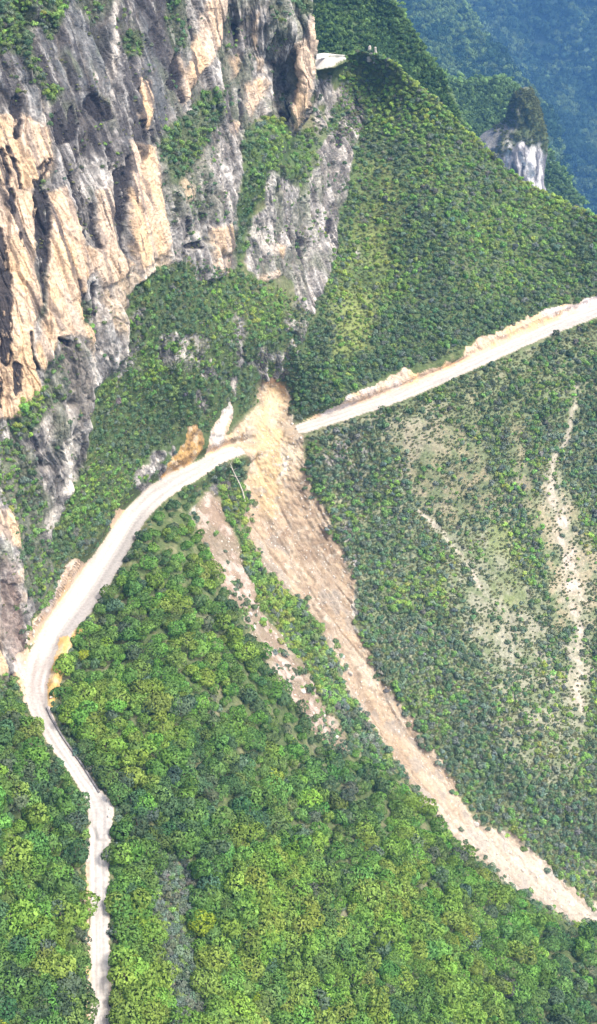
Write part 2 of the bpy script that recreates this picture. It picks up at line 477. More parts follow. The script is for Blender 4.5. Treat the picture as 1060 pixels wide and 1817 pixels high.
CLIFF = [(-160, -260), (556, -260), (560, 150), (548, 205), (522, 238), (506, 214), (488, 205), (452, 212), (444, 240), (430, 280), (424, 330), (425, 420),
         (418, 480), (380, 500), (350, 500), (335, 470), (310, 462), (285, 470), (236, 512), (225, 560), (222, 620), (200, 660), (165, 690), (158, 760), (150, 830), (120, 880), (96, 940), (84, 990), (100, 1020), (60, 1100), (46, 1150), (28, 1200), (-10, 1260), (-160, 1300)]
m_cliff = poly_in(UW, VW, CLIFF, 6)
ROCKS = [  # other bare rock
    ([(470, 300), (500, 290), (520, 320), (560, 270), (600, 215), (640, 165), (652, 200), (628, 270), (618, 330), (602, 400), (600, 440), (580, 500), (560, 560), (535, 555), (520, 500), (500, 490), (470, 500), (440, 480), (435, 430), (448, 390), (475, 370)], 1.0),
    ([(290, 590), (340, 585), (372, 600), (370, 640), (330, 662), (290, 650), (268, 620)], 0.95),
    ([(440, 650), (452, 620), (500, 628), (530, 620), (522, 650), (500, 672), (462, 668)], 1.15),
    ([(240, 840), (268, 805), (300, 790), (326, 760), (330, 780), (300, 822), (290, 850), (262, 872), (240, 870)], 1.1),
    ([(556, 125), (600, 124), (630, 150), (640, 180), (600, 200), (575, 240), (556, 260), (552, 200)], 0.7),
    ([(335, 905), (350, 870), (385, 860), (392, 905), (372, 940), (345, 935)], 0.75),
    ([(606, 920), (625, 905), (634, 960), (640, 1010), (625, 1010), (612, 965)], 0.8),
    ([(610, 1048), (634, 1040), (640, 1085), (638, 1125), (622, 1128), (612, 1090)], 0.85),
    ([(560, 800), (600, 770), (660, 765), (668, 800), (640, 830), (600, 840), (575, 830)], 0.55),
    ([(420, 555), (446, 560), (436, 640), (408, 705), (396, 665)], 0.9), ([(226, 560), (262, 540), (250, 620), (205, 690), (196, 660)], 0.85), ([(360, 640), (392, 650), (376, 720), (350, 748), (345, 700)], 0.8), ([(520, 520), (556, 520), (540, 600), (512, 640), (505, 580)], 0.9),
    ([(636, 375), (650, 368), (655, 395), (640, 410)], 0.6), ([(620, 440), (640, 430), (648, 470), (622, 480)], 0.5),
    ([(762, 575), (790, 568), (792, 595), (765, 600)], 0.6), ([(735, 630), (750, 625), (752, 645), (738, 648)], 0.6)]
m_rock = np.zeros(U.shape, np.float32)
rk_n = fbm(U / 13, V / 17, U * 0, 580, 3)
for k_, (p, a) in enumerate(ROCKS): m_rock = np.maximum(m_rock, a * poly_in(UW, VW, p, 6 if k_ == 0 else 14) * (1 if k_ == 0 else np.clip(0.85 + 1.5 * rk_n, 0, 1.2)))
m_rock = np.clip(m_rock, 0, 1)

# vegetation on the cliff: bushes on ledges and in gullies
BUSH = [
    ([(284, 256), (310, 215), (345, 190), (372, 158), (396, 166), (392, 222), (362, 262), (340, 300), (312, 332), (296, 320), (292, 280)], 1.0),
    ([(440, 222), (500, 206), (520, 236), (556, 236), (560, 290), (540, 340), (512, 316), (480, 298), (470, 350), (448, 386), (436, 440), (420, 492), (418, 420), (428, 330)], 1.0),
    ([(-20, -20), (48, -20), (62, 30), (60, 90), (78, 150), (108, 160), (84, 190), (40, 100), (10, 92), (-20, 110)], 0.85),
    ([(66, -20), (120, -20), (110, 40), (88, 70), (70, 40)], 0.9), ([(212, 66), (244, 54), (262, 76), (252, 100), (220, 102)], 0.8),
    ([(130, -20), (210, -20), (190, 30), (160, 50), (140, 40)], 0.4), ([(300, -20), (345, -20), (330, 60), (310, 100), (290, 60)], 0.5),
    ([(530, -30), (560, -30), (556, 32), (540, 24), (520, 0)], 1.0), ([(470, -30), (520, -20), (510, 60), (480, 110), (470, 60)], 0.35),
    ([(35, 720), (75, 690), (90, 710), (70, 760), (40, 790), (20, 760)], 0.8), ([(0, 780), (60, 800), (80, 880), (70, 960), (30, 1000), (20, 900), (0, 880)], 0.6),
    ([(30, 950), (90, 960), (90, 1040), (70, 1080), (40, 1040)], 0.7), ([(-20, 1200), (20, 1200), (30, 1290), (-20, 1300)], 0.7),
    ([(300, 300), (330, 320), (380, 310), (400, 350), (400, 390), (330, 380), (306, 400)], 0.3),
    ([(140, 530), (160, 540), (162, 575), (138, 580)], 0.5), ([(85, 640), (110, 620), (120, 700), (95, 720), (80, 690)], 0.5)]
m_bush = np.zeros(U.shape, np.float32)
for p, a in BUSH: m_bush = np.maximum(m_bush, a * poly_in(UW, VW, p, 6))

# bare and grassy patches of the right-hand slopes
BARE = [([(820, 820), (850, 810), (872, 850), (850, 880), (815, 870)], 0.75, 't'), ([(735, 860), (760, 800), (772, 840), (765, 900), (745, 920)], 0.6, 't'),
        ([(905, 740), (925, 760), (930, 830), (960, 860), (950, 900), (920, 860)], 0.55, 't'), ([(770, 930), (800, 950), (840, 960), (850, 1010), (820, 1030), (790, 980)], 0.55, 'g'),
        ([(840, 1140), (900, 1110), (960, 1130), (955, 1180), (900, 1190), (850, 1180)], 0.7, 'g'), ([(935, 880), (970, 870), (985, 930), (965, 960), (945, 930)], 0.6, 't'),
        ([(880, 900), (920, 960), (940, 1060), (900, 1080), (860, 1020)], 0.45, 'y'), ([(990, 1000), (1010, 990), (1012, 1100), (990, 1110)], 0.7, 't'), ([(1040, 980), (1070, 990), (1070, 1080), (1045, 1070)], 0.7, 't'),
        ([(930, 1230), (970, 1200), (985, 1280), (950, 1320)], 0.45, 'g'), ([(1000, 1140), (1040, 1130), (1050, 1240), (1020, 1260)], 0.55, 'g'),
        ([(700, 940), (740, 930), (750, 1000), (720, 1010)], 0.3, 'g'), ([(880, 1280), (920, 1270), (930, 1340), (900, 1360)], 0.35, 'g'),
        ([(835, 700), (845, 690), (842, 760), (836, 760)], 0.6, 't'), ([(700, 740), (760, 720), (775, 800), (740, 830), (700, 780)], 0.35, 'g'),
        ([(620, 290), (690, 290), (720, 360), (690, 480), (640, 600), (590, 600), (580, 560), (620, 440)], 0.42, 'y'), ([(1000, 690), (1022, 690), (1020, 740), (1005, 750)], 0.4, 'y'), ([(600, 540), (680, 300), (700, 310), (690, 420), (650, 620), (590, 640)], 0.7, 'y'), ([(960, 860), (1020, 880), (1060, 1000), (1060, 1110), (985, 1120), (960, 980)], 0.65, 't'), ([(780, 930), (870, 940), (960, 1060), (980, 1180), (860, 1200), (800, 1060)], 0.55, 'g'), ([(700, 760), (790, 740), (860, 800), (880, 900), (800, 930), (740, 900)], 0.5, 't'), ([(880, 1200), (1000, 1180), (1050, 1300), (1000, 1420), (900, 1340)], 0.4, 'g'),
        ([(290, 1520), (330, 1500), (345, 1640), (360, 1817), (300, 1817), (285, 1700), (268, 1600)], 0.8, 'o'), ([(360, 1230), (390, 1220), (400, 1270), (370, 1280)], 0.4, 'o'),
        ([(272, 1490), (282, 1478), (284, 1500), (276, 1510)], 0.9, 'g')]
m_bare = {k: np.zeros(U.shape, np.float32) for k in 'tgyo'}
for p, a, k in BARE: m_bare[k] = np.maximum(m_bare[k], a * poly_in(UW + 4 * w1, VW + 4 * w2, p, 14))
TRAIL = [(1024, 690, 2), (1012, 740, 3), (996, 790, 4), (982, 830, 4), (978, 870, 6), (998, 930, 14), (1012, 990, 16), (1020, 1040, 14), (1030, 1110, 8), (1030, 1200, 6), (1036, 1290, 3)]
m_trail = np.maximum(stroke(UW + 4 * w1, VW, TRAIL, 8), 0.45 * stroke(UW + 14 * w1, VW + 10 * w2, [(u_, v_, w_ + 9) for u_, v_, w_ in TRAIL[3:]], 13))
TRAIL2 = [(740, 905, 3), (790, 945, 4), (830, 1000, 5), (850, 1040, 4)]
m_trail = np.maximum(m_trail, 0.8 * stroke(UW, VW, TRAIL2, 3)) * (0.35 + 0.65 * sstep(-0.3, 0.25, fbm(U / 16, V / 16, U * 0, 130, 3)))

# classes -------------------------------------------------------------------------------------
dL, hL, sdL, alL, dL0 = road_d['L']
dR, hR, sdR, alR, dR0 = road_d['R']
is_slide = m_slide > 0.5
is_slide2 = (m_slide2 > 0.5) & ~is_slide
is_road_l = ((dL < hL) | (poly_in(US_, VS_, PULLOUT, 2) > 0.5)) & (V > 700)
is_road_r = (dR < hR)
is_ledge = (m_ledge > 0.5) & (U > edge_u + 2)
is_spoil = (m_spoil > 0.5)
is_orange = (m_orange > 0.5)
is_cut = (m_cut > 0.5)
is_cliff = (np.maximum(m_cliff, m_rock) > 0.5)
cls = np.zeros(U.shape, np.int8)
cls[is_cliff] = 1
cls[is_cut] = 2
cls[is_orange] = 3
cls[is_slide2] = 6
cls[is_road_l] = 4
cls[is_road_r] = 5
cls[is_spoil] = 7
cls[is_slide] = 8
cls[is_ledge] = 9

# crest: beyond it the sheet turns down the far side ------------------------------------------
RIDGE = [(-200, -1000), (546, -1000), (553, 40), (560, 97), (590, 95), (615, 97), (640, 92), (670, 100), (700, 114), (740, 150), (800, 205), (860, 262), (900, 300), (940, 330), (1000, 358), (1060, 386), (1215, 470)]
vr = interp(us, RIDGE).astype(np.float32)
vr = vr + 2.5 * noise2(us / 16, us * 0, 51) + 1.5 * noise2(us / 5, us * 0, 52)
VR = np.broadcast_to(vr, U.shape)
Vc = np.maximum(V, VR)
Rr = R.copy()
for j in range(len(us)):                        # range at the crest for the folded part
    k = np.searchsorted(vv, vr[j])
    if 0 < k < len(vv): Rr[:k, j] = R[k, j]
P = to_world(U, Vc, Rr).astype(np.float64)
back = np.maximum(VR - V, 0)
over = (back > 0) & (VR > -500)
bm = np.where(over, back, 0) * 0.30
P[..., 1] += bm * 0.8
P[..., 2] -= bm * 0.75 * sstep(0, 9, bm)

# buff plates of fresh rock on the cliff
TANPLATE = [
    ([(-160, 215), (30, 200), (84, 228), (92, 300), (84, 318), (56, 330), (34, 400), (24, 380), (-160, 400)], 0.9),
    ([(-160, 350), (60, 345), (60, 480), (72, 545), (60, 590), (60, 640), (74, 690), (40, 740), (-160, 770)], 1.0),
    ([(84, 345), (110, 335), (130, 380), (150, 440), (170, 440), (215, 440), (236, 470), (210, 500), (180, 510), (168, 480), (150, 500), (140, 560), (166, 590), (162, 640), (150, 600), (120, 590), (98, 600), (84, 660), (60, 640), (78, 560), (86, 480)], 1.0),
    ([(170, 340), (196, 330), (206, 400), (216, 460), (180, 450), (172, 400)], 0.9), ([(228, 250), (278, 262), (285, 330), (302, 400), (300, 450), (240, 480), (226, 400), (232, 330)], 1.0),
    ([(242, 146), (268, 144), (272, 190), (264, 230), (242, 206)], 1.0), ([(372, -40), (408, -40), (398, 40), (382, 90), (352, 140), (330, 185), (322, 178), (330, 120), (352, 60)], 1.0),
    ([(300, 90), (318, 100), (330, 130), (326, 180), (322, 140), (304, 120)], 0.6),
    ([(552, 30), (556, 60), (556, 150), (548, 190), (520, 232), (512, 222), (524, 190), (532, 140), (524, 100), (524, 76), (540, 70)], 1.0),
    ([(434, 150), (462, 136), (470, 150), (456, 180), (446, 204), (436, 190)], 1.0), ([(444, 60), (454, 20), (458, 60), (452, 90)], 0.8), ([(452, 100), (464, 100), (464, 128), (454, 126)], 0.8), ([(408, 100), (426, 95), (424, 130), (412, 140)], 0.6),
    ([(374, 405), (412, 400), (414, 460), (408, 492), (380, 488), (374, 450)], 0.9), ([(322, 315), (348, 328), (346, 350), (324, 360)], 0.75), ([(482, 430), (508, 436), (505, 456), (486, 450)], 0.75), ([(460, 490), (490, 478), (500, 500), (470, 512)], 0.6),
    ([(412, 210), (428, 215), (424, 240), (412, 235)], 0.6), ([(-20, 900), (20, 905), (34, 950), (30, 975), (10, 965), (-20, 940)], 0.9), ([(-160, 1060), (-5, 1060), (4, 1100), (10, 1160), (14, 1200), (-10, 1210), (-160, 1200)], 0.85),
    ([(18, 1020), (34, 1010), (34, 1035), (22, 1036)], 0.7), ([(38, 1052), (48, 1056), (46, 1072), (38, 1068)], 0.8), ([(490, 670), (492, 660)], 0)]
m_tan = np.zeros(U.shape, np.float32)
for p, a in TANPLATE:
    if len(p) > 2: m_tan = np.maximum(m_tan, a * poly_in(U + 3.5 * w1 + 2.5 * w3 + 1.2 * w5, V + 4 * w2 + 3 * w4 + 1.2 * w6, p, 4.5))
m_tan0 = m_tan

# relief ---------------------------------------------------------------------------------------
N = grid_normals(P)
X, Y, Z = P[..., 0], P[..., 1], P[..., 2]
rockness = np.clip(np.maximum(m_cliff, m_rock), 0, 1)
free = 1 - np.clip(sstep(hL + 14, hL + 1, dL0) + sstep(hR + 14, hR + 1, dR0) + m_ledge * 1.0 + m_pull, 0, 1)
along = X * 0.9 + Y * 0.45
lean = along + 0.10 * Z
col1 = fbm(lean / 16, Z / 75, Y / 60, 20, 4)
col2 = 1 - np.abs(fbm(lean / 7.5, Z / 38, Y / 60, 24, 3)) * 2
blk = fbm(X / 5, Y / 5, Z / 4, 28, 4, 0.6)
strat_z = Z + 5 * noise(X / 30, Y / 30, Z / 60, 31) + 0.12 * along
saw = (strat_z / 9.5) % 1.0
ledge_ = (sstep(0, 0.75, saw) - sstep(0.80, 1.0, saw)) * (0.5 + 0.5 * noise(X / 18, Y / 18, Z / 9, 33))
rs_ = rockness > 0.02
def on_rock(fn):
    o_ = np.zeros(U.shape, np.float32); o_[rs_] = fn(X[rs_], Y[rs_], Z[rs_], along[rs_]); return o_
wx = 2.5 * noise(X / 9, Y / 9, Z / 9, 35); wz = 3 * noise(X / 9, Y / 9, Z / 9, 36)
_a, _b, cid1 = [np.zeros(U.shape, np.float32) for _ in range(3)]
_a[rs_], _b[rs_], cid1[rs_] = cells((along + wx)[rs_] / 7.5, (Y * 0.3)[rs_] / 7.5, (Z + wz)[rs_] / 40, 501)
gap1 = sstep(0.10, 0.0, _b - _a) * rs_
_c, _d, cid2 = [np.zeros(U.shape, np.float32) for _ in range(3)]
_c[rs_], _d[rs_], cid2[rs_] = cells((along + 0.6 * wx)[rs_] / 2.6, (Y * 0.3)[rs_] / 2.6, (Z + 0.5 * wz)[rs_] / 10.0, 511)
gap2 = sstep(0.14, 0.0, _d - _c) * rs_
_e, _f, cid3 = [np.zeros(U.shape, np.float32) for _ in range(3)]
_e[rs_], _f[rs_], cid3[rs_] = cells((along + 0.4 * wx)[rs_] / 1.5, (Y * 0.3)[rs_] / 1.5, (Z + 0.3 * wz)[rs_] / 6.0, 521)
ridg = np.zeros(U.shape, np.float32)
ridg[rs_] = (1 - 2 * np.abs(fbm((lean + 0.5 * wx)[rs_] / 4.2, Z[rs_] / 24, Y[rs_] / 20, 531, 4, 0.6)))
d_rock = 1.1 * col1 + 0.6 * (col2 - 0.4) + 0.3 * blk + 0.5 * ledge_ * (1 - 0.7 * m_tan0) + lerp(3.0, 2.2, m_tan0) * (soften(cid1, 4) - 0.5) + lerp(1.4, 0.8, m_tan0) * (soften(cid2, 3) - 0.5) + lerp(0.7, 0.3, m_tan0) * (soften(cid3, 2) - 0.5) + lerp(1.5, 0.8, m_tan0) * (ridg - 0.5) - 0.9 * gap1 - 0.4 * gap2
hum = fbm(X / 22, Y / 22, Z / 22, 40, 5)
d_hill = 2.6 * hum
fx, fy = 0.70, -0.71                              # down-slope heading of the slide
cross = X * 0.72 + Y * 0.69
flow = fbm(cross / 3.5, (Y + Z) / 26, Z * 0 + 0.5, 44, 4)
run_ = 1 - 2 * np.abs(fbm(cross / 5.5, (Y + Z) / 45, Z * 0 + 0.5, 560, 3))
d_slide = 1.2 * flow + 1.1 * fbm(X / 2.2, Y / 2.2, Z / 2.2, 47, 3) - 0.8 * sstep(0.55, 1.0, run_) * sstep(800, 950, V)
slidey = np.clip(np.maximum(m_slide, m_slide2), 0, 1)
disp = lerp(lerp(d_hill, d_rock, rockness), d_slide, slidey)
disp = disp + 1.1 * np.maximum(np.maximum(m_cut, m_orange), m_spoil) * fbm(X / 2, Y / 2, Z / 3, 49, 3)

# fissures and dark weathering bands traced on the cliff
DARK = [
    [(62, 325, 6), (68, 345, 13), (72, 400, 13), (76, 450, 12), (74, 480, 6), (76, 535, 2)], [(66, 300, 4), (84, 290, 5), (62, 345, 6)],
    [(-4, 410, 8), (4, 450, 12), (6, 520, 14), (6, 600, 13), (10, 640, 8)], [(30, 650, 8), (30, 690, 8), (26, 700, 3)], [(0, 670, 4), (0, 720, 3)],
    [(212, 312, 14), (216, 350, 13), (214, 385, 10), (220, 430, 4), (228, 470, 3)], [(190, 262, 3), (194, 300, 4)], [(226, 280, 4), (224, 320, 5)],
    [(116, 318, 4), (130, 355, 4), (140, 400, 3), (152, 430, 3)], [(138, 335, 3), (146, 370, 3), (150, 395, 3)], [(162, 365, 2.5), (164, 405, 5), (174, 440, 3)],
    [(4, 270, 5), (12, 310, 5), (10, 325, 3)], [(14, 262, 3), (30, 300, 4), (36, 332, 3)], [(18, 340, 5), (20, 380, 4)], [(32, 420, 2), (36, 440, 2)],
    [(28, 178, 9), (32, 215, 5), (28, 245, 3)], [(96, 210, 8), (104, 250, 9), (124, 240, 10), (130, 200, 10)], [(132, 265, 4), (132, 285, 3)], [(155, 240, 3), (152, 270, 3)],
    [(160, 180, 12), (180, 200, 14), (195, 205, 8)], [(250, 215, 3), (262, 250, 3)], [(270, 235, 4), (276, 250, 4)], [(245, 160, 5), (252, 190, 3)],
    [(134, 500, 5), (144, 530, 6), (150, 560, 9)], [(168, 505, 4), (166, 540, 4), (166, 560, 3)], [(55, 590, 3), (56, 620, 2), (68, 655, 3)],
    [(100, 600, 3), (120, 610, 6)], [(340, 40, 7), (344, 70, 5)], [(306, 150, 8), (312, 100, 6), (326, 180, 4)], [(428, 160, 3), (430, 200, 4), (432, 230, 3)], [(510, 180, 5), (512, 215, 4), (495, 195, 3)],
    [(418, 50, 4), (420, 70, 3)], [(310, 345, 5), (312, 375, 4)], [(330, 390, 4), (332, 420, 5)], [(352, 435, 8), (330, 438, 4)], [(365, 380, 2), (362, 430, 2)],
    [(532, 410, 3), (536, 440, 4), (540, 480, 2)], [(580, 395, 6), (578, 415, 6)], [(594, 245, 6), (600, 262, 4)], [(520, 410, 2), (522, 430, 2)],
    [(50, 760, 4), (70, 800, 5)], [(22, 1040, 5), (36, 1100, 8), (48, 1150, 5)], [(0, 1140, 2), (16, 1185, 2)], [(25, 1195, 6), (30, 1220, 4)], [(272, 838, 3), (282, 846, 3)], [(332, 808, 2), (318, 790, 2)]]
US2 = U + 2.2 * w3 + 1.6 * w5
VS2 = V + 4 * w4
m_dark = np.zeros(U.shape, np.float32)
for s in DARK: m_dark = np.maximum(m_dark, stroke(US2 + 2.0 * w3, VS2, s, 1.5))
m_dark = m_dark * sstep(-0.42, -0.18, fbm(US2 / 5.5, V / 18, U * 0, 590, 3) + 0.12)
disp = disp - 1.0 * m_dark * rockness
WHITE = [([(104, 790), (132, 765), (140, 790), (136, 830), (122, 872), (104, 880), (112, 840)], 0.9), ([(118, 700), (124, 690), (130, 760), (120, 750)], 0.6), ([(84, 905), (100, 900), (96, 940), (78, 950)], 0.6),
         ([(158, 620), (164, 600), (164, 680), (156, 680)], 0.7), ([(374, 790), (378, 760), (402, 716), (410, 720), (400, 765), (392, 790)], 0.9), ([(196, 20), (204, -20), (208, 40), (202, 140), (196, 180), (192, 90)], 0.7),
         ([(436, 400), (460, 396), (480, 420), (500, 440), (470, 450)], 0.6), ([(80, 730), (92, 740), (88, 790), (78, 780)], 0.45), ([(300, 600), (340, 592), (356, 612), (340, 640), (310, 630)], 0.45),
         ([(614, 1050), (626, 1050), (636, 1110), (626, 1120)], 0.6), ([(336, 405), (356, 410), (346, 450), (336, 440)], 0.5), ([(70, 180), (85, 175), (86, 220), (70, 225)], 0.5)]
m_white = np.zeros(U.shape, np.float32)
for p, a in WHITE: m_white = np.maximum(m_white, a * poly_in(UW, VW, p, 5))
disp = disp + 1.2 * m_tan * rockness
P = P + N * (disp * np.clip(free, 0.0, 1))[..., None] * (1 - 0.7 * over)[..., None]

# wheel ruts: two shallow grooves along the tracks
ruts = np.zeros(U.shape, np.float32)
for d_, hw_, sd_ in ((dL, hL, sdL), (dR, hR, sdR)):
    q = (sd_ + 0.8 * w3) / hw_
    on = (d_ < hw_)
    ruts = np.maximum(ruts, on * (np.exp(-((np.abs(q - 0.05) - 0.36) / 0.13) ** 2)))
P[..., 2] += np.where((cls == 4) | (cls == 5), -0.14 * ruts + 0.06 * w5, 0)
N = grid_normals(P)
X, Y, Z = P[..., 0], P[..., 1], P[..., 2]

# surface colours (what the ground is made of) -------------------------------------------------
def C(*c): return np.array(c, np.float32)
def mixc(a, b, t): return a + (b - a) * t[..., None]
n_a = fbm(X / 14, Y / 14, Z / 14, 60, 4); n_b = fbm(X / 3.2, Y / 3.2, Z / 3.2, 64, 3); n_c = fbm(lean / 4.0, Z / 26, Y / 20, 67, 4); n_d = fbm(X / 40, Y / 40, Z / 40, 70, 3)
hill = mixc(np.broadcast_to(C(0.085, 0.115, 0.045), U.shape + (3,)), C(0.16, 0.165, 0.085), sstep(-0.1, 0.5, n_b))
hill = mixc(hill, C(0.24, 0.215, 0.15), np.clip(sstep(0.15, 0.6, n_a) * 0.6, 0, 1))
hill = mixc(hill, C(0.075, 0.115, 0.045), np.clip(poly_in(U, V, [(560, 240), (618, 96), (700, 100), (1060, 370), (1215, 450), (1215, 465), (852, 598), (540, 748), (506, 680), (90, 985), (228, 525), (330, 460), (556, 560)], 12) * 0.7 + m_bush * 0.9, 0, 1))
slope_z = poly_in(U, V, [(545, 775), (820, 662), (1215, 505), (1215, 1690), (908, 1474), (740, 1285), (638, 1110)], 20)
hill = mixc(hill, C(0.165, 0.195, 0.105), slope_z * 0.8)
hill = mixc(hill, C(0.29, 0.27, 0.19), slope_z * sstep(0.05, 0.4, n_a + 0.4 * n_b) * 0.5)
hill = mixc(hill, C(0.36, 0.29, 0.19), m_bare['t'] * 0.85 * sstep(-0.35, 0.3, n_b))
hill = mixc(hill, C(0.29, 0.28, 0.22), m_bare['g'] * 0.95 * sstep(-0.35, 0.3, n_b))
hill = mixc(hill, C(0.21, 0.25, 0.08), m_bare['y'] * sstep(-0.4, 0.2, n_a))
hill = mixc(hill, C(0.22, 0.20, 0.14), m_bare['o'])
hill = mixc(hill, C(0.46, 0.40, 0.33), m_trail)

UPPER = [(-160, -260), (330, -260), (330, 60), (300, 240), (262, 250), (240, 300), (180, 270), (150, 280), (90, 230), (60, 215), (30, 190), (-160, 190)]
m_up = poly_in(UW, VW, UPPER, 16)
rock = mixc(np.broadcast_to(C(0.20, 0.188, 0.18), U.shape + (3,)), C(0.42, 0.395, 0.37), sstep(-0.2, 0.45, n_c))
rock = mixc(rock, C(0.52, 0.46, 0.40), sstep(0.1, 0.5, n_b) * 0.6)
low = sstep(250, 420, V)
streak = sstep(0.02, 0.38, fbm(lean / 3.0, Z / 20, Y / 14, 74, 4) + 0.10 * n_a) * (0.75 - 0.25 * low)
rock = mixc(rock, C(0.075, 0.072, 0.075), streak)
fleck = fbm(X / 1.1, Y / 1.1, Z / 1.5, 500, 3, 0.7)
rock = rock * (1 + 0.7 * fleck)[..., None] * (0.7 + 0.6 * cid3)[..., None]
rock = mixc(rock, C(0.62, 0.57, 0.52), sstep(0.28, 0.42, fbm(lean / 1.3, Z / 5, Y / 6, 541, 3, 0.65)) * 0.75 * (1 - 0.5 * m_up))
rock = mixc(rock, C(0.07, 0.066, 0.066), sstep(0.22, 0.42, fbm(lean / 1.5, Z / 7, Y / 6, 505, 3)) * 0.7)
rock = mixc(rock, C(0.052, 0.050, 0.055), m_up * sstep(-0.42, 0.06, n_c + 0.45 * n_b) * 0.86)
rock = mixc(rock, C(0.40, 0.385, 0.37), m_up * sstep(0.14, 0.26, fbm(lean / 1.6, Z / 9, Y / 8, 597, 4, 0.65)) * 0.7)
rock = mixc(rock, C(0.13, 0.145, 0.155), m_up * sstep(0.0, 0.3, fbm(lean / 6, Z / 18, Y / 12, 599, 3)) * 0.5)
mossy = sstep(0.0, 0.5, fbm(X / 9, Y / 9, Z / 12, 77, 3)) * 0.6 * (1 - m_tan)
rock = mixc(rock, C(0.11, 0.13, 0.075), mossy)
DULL = [(100, 600), (118, 596), (136, 610), (150, 640), (158, 690), (158, 740), (140, 760), (124, 720), (112, 660)]
tan_c = mixc(np.broadcast_to(C(0.72, 0.53, 0.33), U.shape + (3,)), C(0.68, 0.54, 0.40), sstep(-0.25, 0.4, fbm(X / 9, Y / 9, Z / 14, 80, 3)))
tan_c = mixc(tan_c, C(0.62, 0.52, 0.42), sstep(0.1, 0.5, n_c))
tan_c = tan_c * (1 + 0.22 * fbm(X / 1.1, Y / 1.1, Z / 1.5, 500, 3, 0.7))[..., None]
tan_c = mixc(tan_c, C(0.30, 0.24, 0.19), sstep(0.26, 0.46, n_b) * 0.45)
tan_c = mixc(tan_c, C(0.20, 0.17, 0.15), sstep(0.20, 0.30, fbm(lean / 1.7, Z / 14, Y / 10, 83, 3)) * 0.7)
st1 = fbm(lean / 2.2, Z / 34, Y / 30, 553, 3) - 0.06 * (U < 60)
tan_c = mixc(tan_c, C(0.10, 0.088, 0.085), sstep(0.17, 0.22, st1) * sstep(640, 420, V + 80 * w1) * 0.9)
tan_c = mixc(tan_c, C(0.42, 0.38, 0.36), sstep(0.05, 0.2, fbm(lean / 5, Z / 40, Y / 30, 555, 3)) * 0.22)
pink = [(225, 480), (300, 450), (310, 470), (236, 512), (222, 600), (176, 560), (180, 510)]
tan_all = np.clip(np.maximum(m_tan, 0.6 * poly_in(UW, VW, pink, 12)), 0, 1)
rock = mixc(rock, tan_c, tan_all)
rock = mixc(rock, C(0.60, 0.55, 0.49), m_white)
rock = mixc(rock, C(0.17, 0.15, 0.13), poly_in(UW, VW, DULL, 6) * 0.85)
crack = sstep(0.90, 0.985, (strat_z / 4.7) % 1.0) * sstep(0.0, 0.3, noise(X / 8, Y / 8, Z / 3, 86)) * 0.5
rock = mixc(rock, C(0.16, 0.13, 0.11), crack)
rock = rock * lerp(0.80 + 0.40 * cid2, 0.94 + 0.12 * cid2, m_tan)[..., None] * (0.92 + 0.16 * cid1)[..., None]
rock = mixc(rock, C(0.14, 0.12, 0.105), np.clip(gap1 * 0.5 + gap2 * 0.25, 0, 1) * sstep(-0.4, 0.3, n_a) * (1 - 0.5 * m_tan))
rock = rock * lerp(C(0.93, 0.945, 0.935), C(0.90, 0.87, 0.84), m_tan[..., None])
rock = mixc(rock, C(0.60, 0.55, 0.48), m_white * 0.5)
rock = mixc(rock, C(0.05, 0.048, 0.052), sstep(0.10, 0.17, fbm(lean / 2.4, Z / 26, Y / 30, 595, 3)) * sstep(0.0, 0.25, m_up) * 0.8)
rock = mixc(rock, C(0.036, 0.034, 0.038), m_dark * 0.97)
brown = poly_in(UW, VW, [(0, 985), (20, 1000), (40, 1080), (48, 1150), (30, 1180), (10, 1120), (0, 1060)], 8)
rock = mixc(rock, C(0.24, 0.18, 0.15), brown * 0.7)

earth = mixc(np.broadcast_to(C(0.57, 0.43, 0.31), U.shape + (3,)), C(0.66, 0.54, 0.43), sstep(-0.3, 0.4, flow))
earth = mixc(earth, C(0.40, 0.29, 0.215), sstep(0.05, 0.5, n_b + 0.4 * n_a) * 0.6)
mid = poly_in(UW, VW, [(470, 900), (545, 830), (560, 880), (600, 960), (622, 1030), (560, 1010), (470, 950)], 18)
earth = mixc(earth, C(0.36, 0.26, 0.19), mid * sstep(-0.45, 0.25, n_b + flow * 0.6) * 0.9)
band = stroke(UW, VW, [(484, 685, 10), (480, 780, 26), (475, 880, 22), (480, 905, 18)], 12)
earth = mixc(earth, C(0.64, 0.47, 0.28), band * 0.8)
earth = mixc(earth, C(0.78, 0.66, 0.48), stroke(UW, VW, [(484, 705, 10), (486, 735, 12), (482, 752, 8)], 6) * 0.8)
pale = sstep(1380, 1560, V + 20 * w1)
earth = mixc(earth, C(0.58, 0.50, 0.42), pale * 0.8)
earth = earth * lerp(0.90, 1.0, sstep(-0.3, 0.3, fbm(cross / 1.4, (Y + Z) / 18, Z * 0, 520, 3)))[..., None]
earth = mixc(earth, C(0.40, 0.32, 0.25), sstep(0.12, 0.4, fbm(cross / 1.8, (Y + Z) / 22, Z * 0 + 3, 523, 4)) * 0.42)
earth = mixc(earth, C(0.64, 0.58, 0.51), sstep(0.2, 0.45, fbm(X / 1.6, Y / 1.6, Z / 1.6, 90, 3)) * 0.6)
earth = mixc(earth, C(0.27, 0.21, 0.165), sstep(0.25, 0.5, fbm(X / 1.3, Y / 1.3, Z / 1.3, 526, 3)) * 0.5)
earth = mixc(earth, C(0.50, 0.27, 0.14), stroke(UW, VW, [(468, 675, 4), (490, 672, 5), (504, 684, 4)], 4) * 0.7)
earth = mixc(earth, C(0.78, 0.72, 0.66), stroke(UW, VW, [(500, 810, 4), (504, 830, 5), (498, 860, 3)], 3) * 0.6)
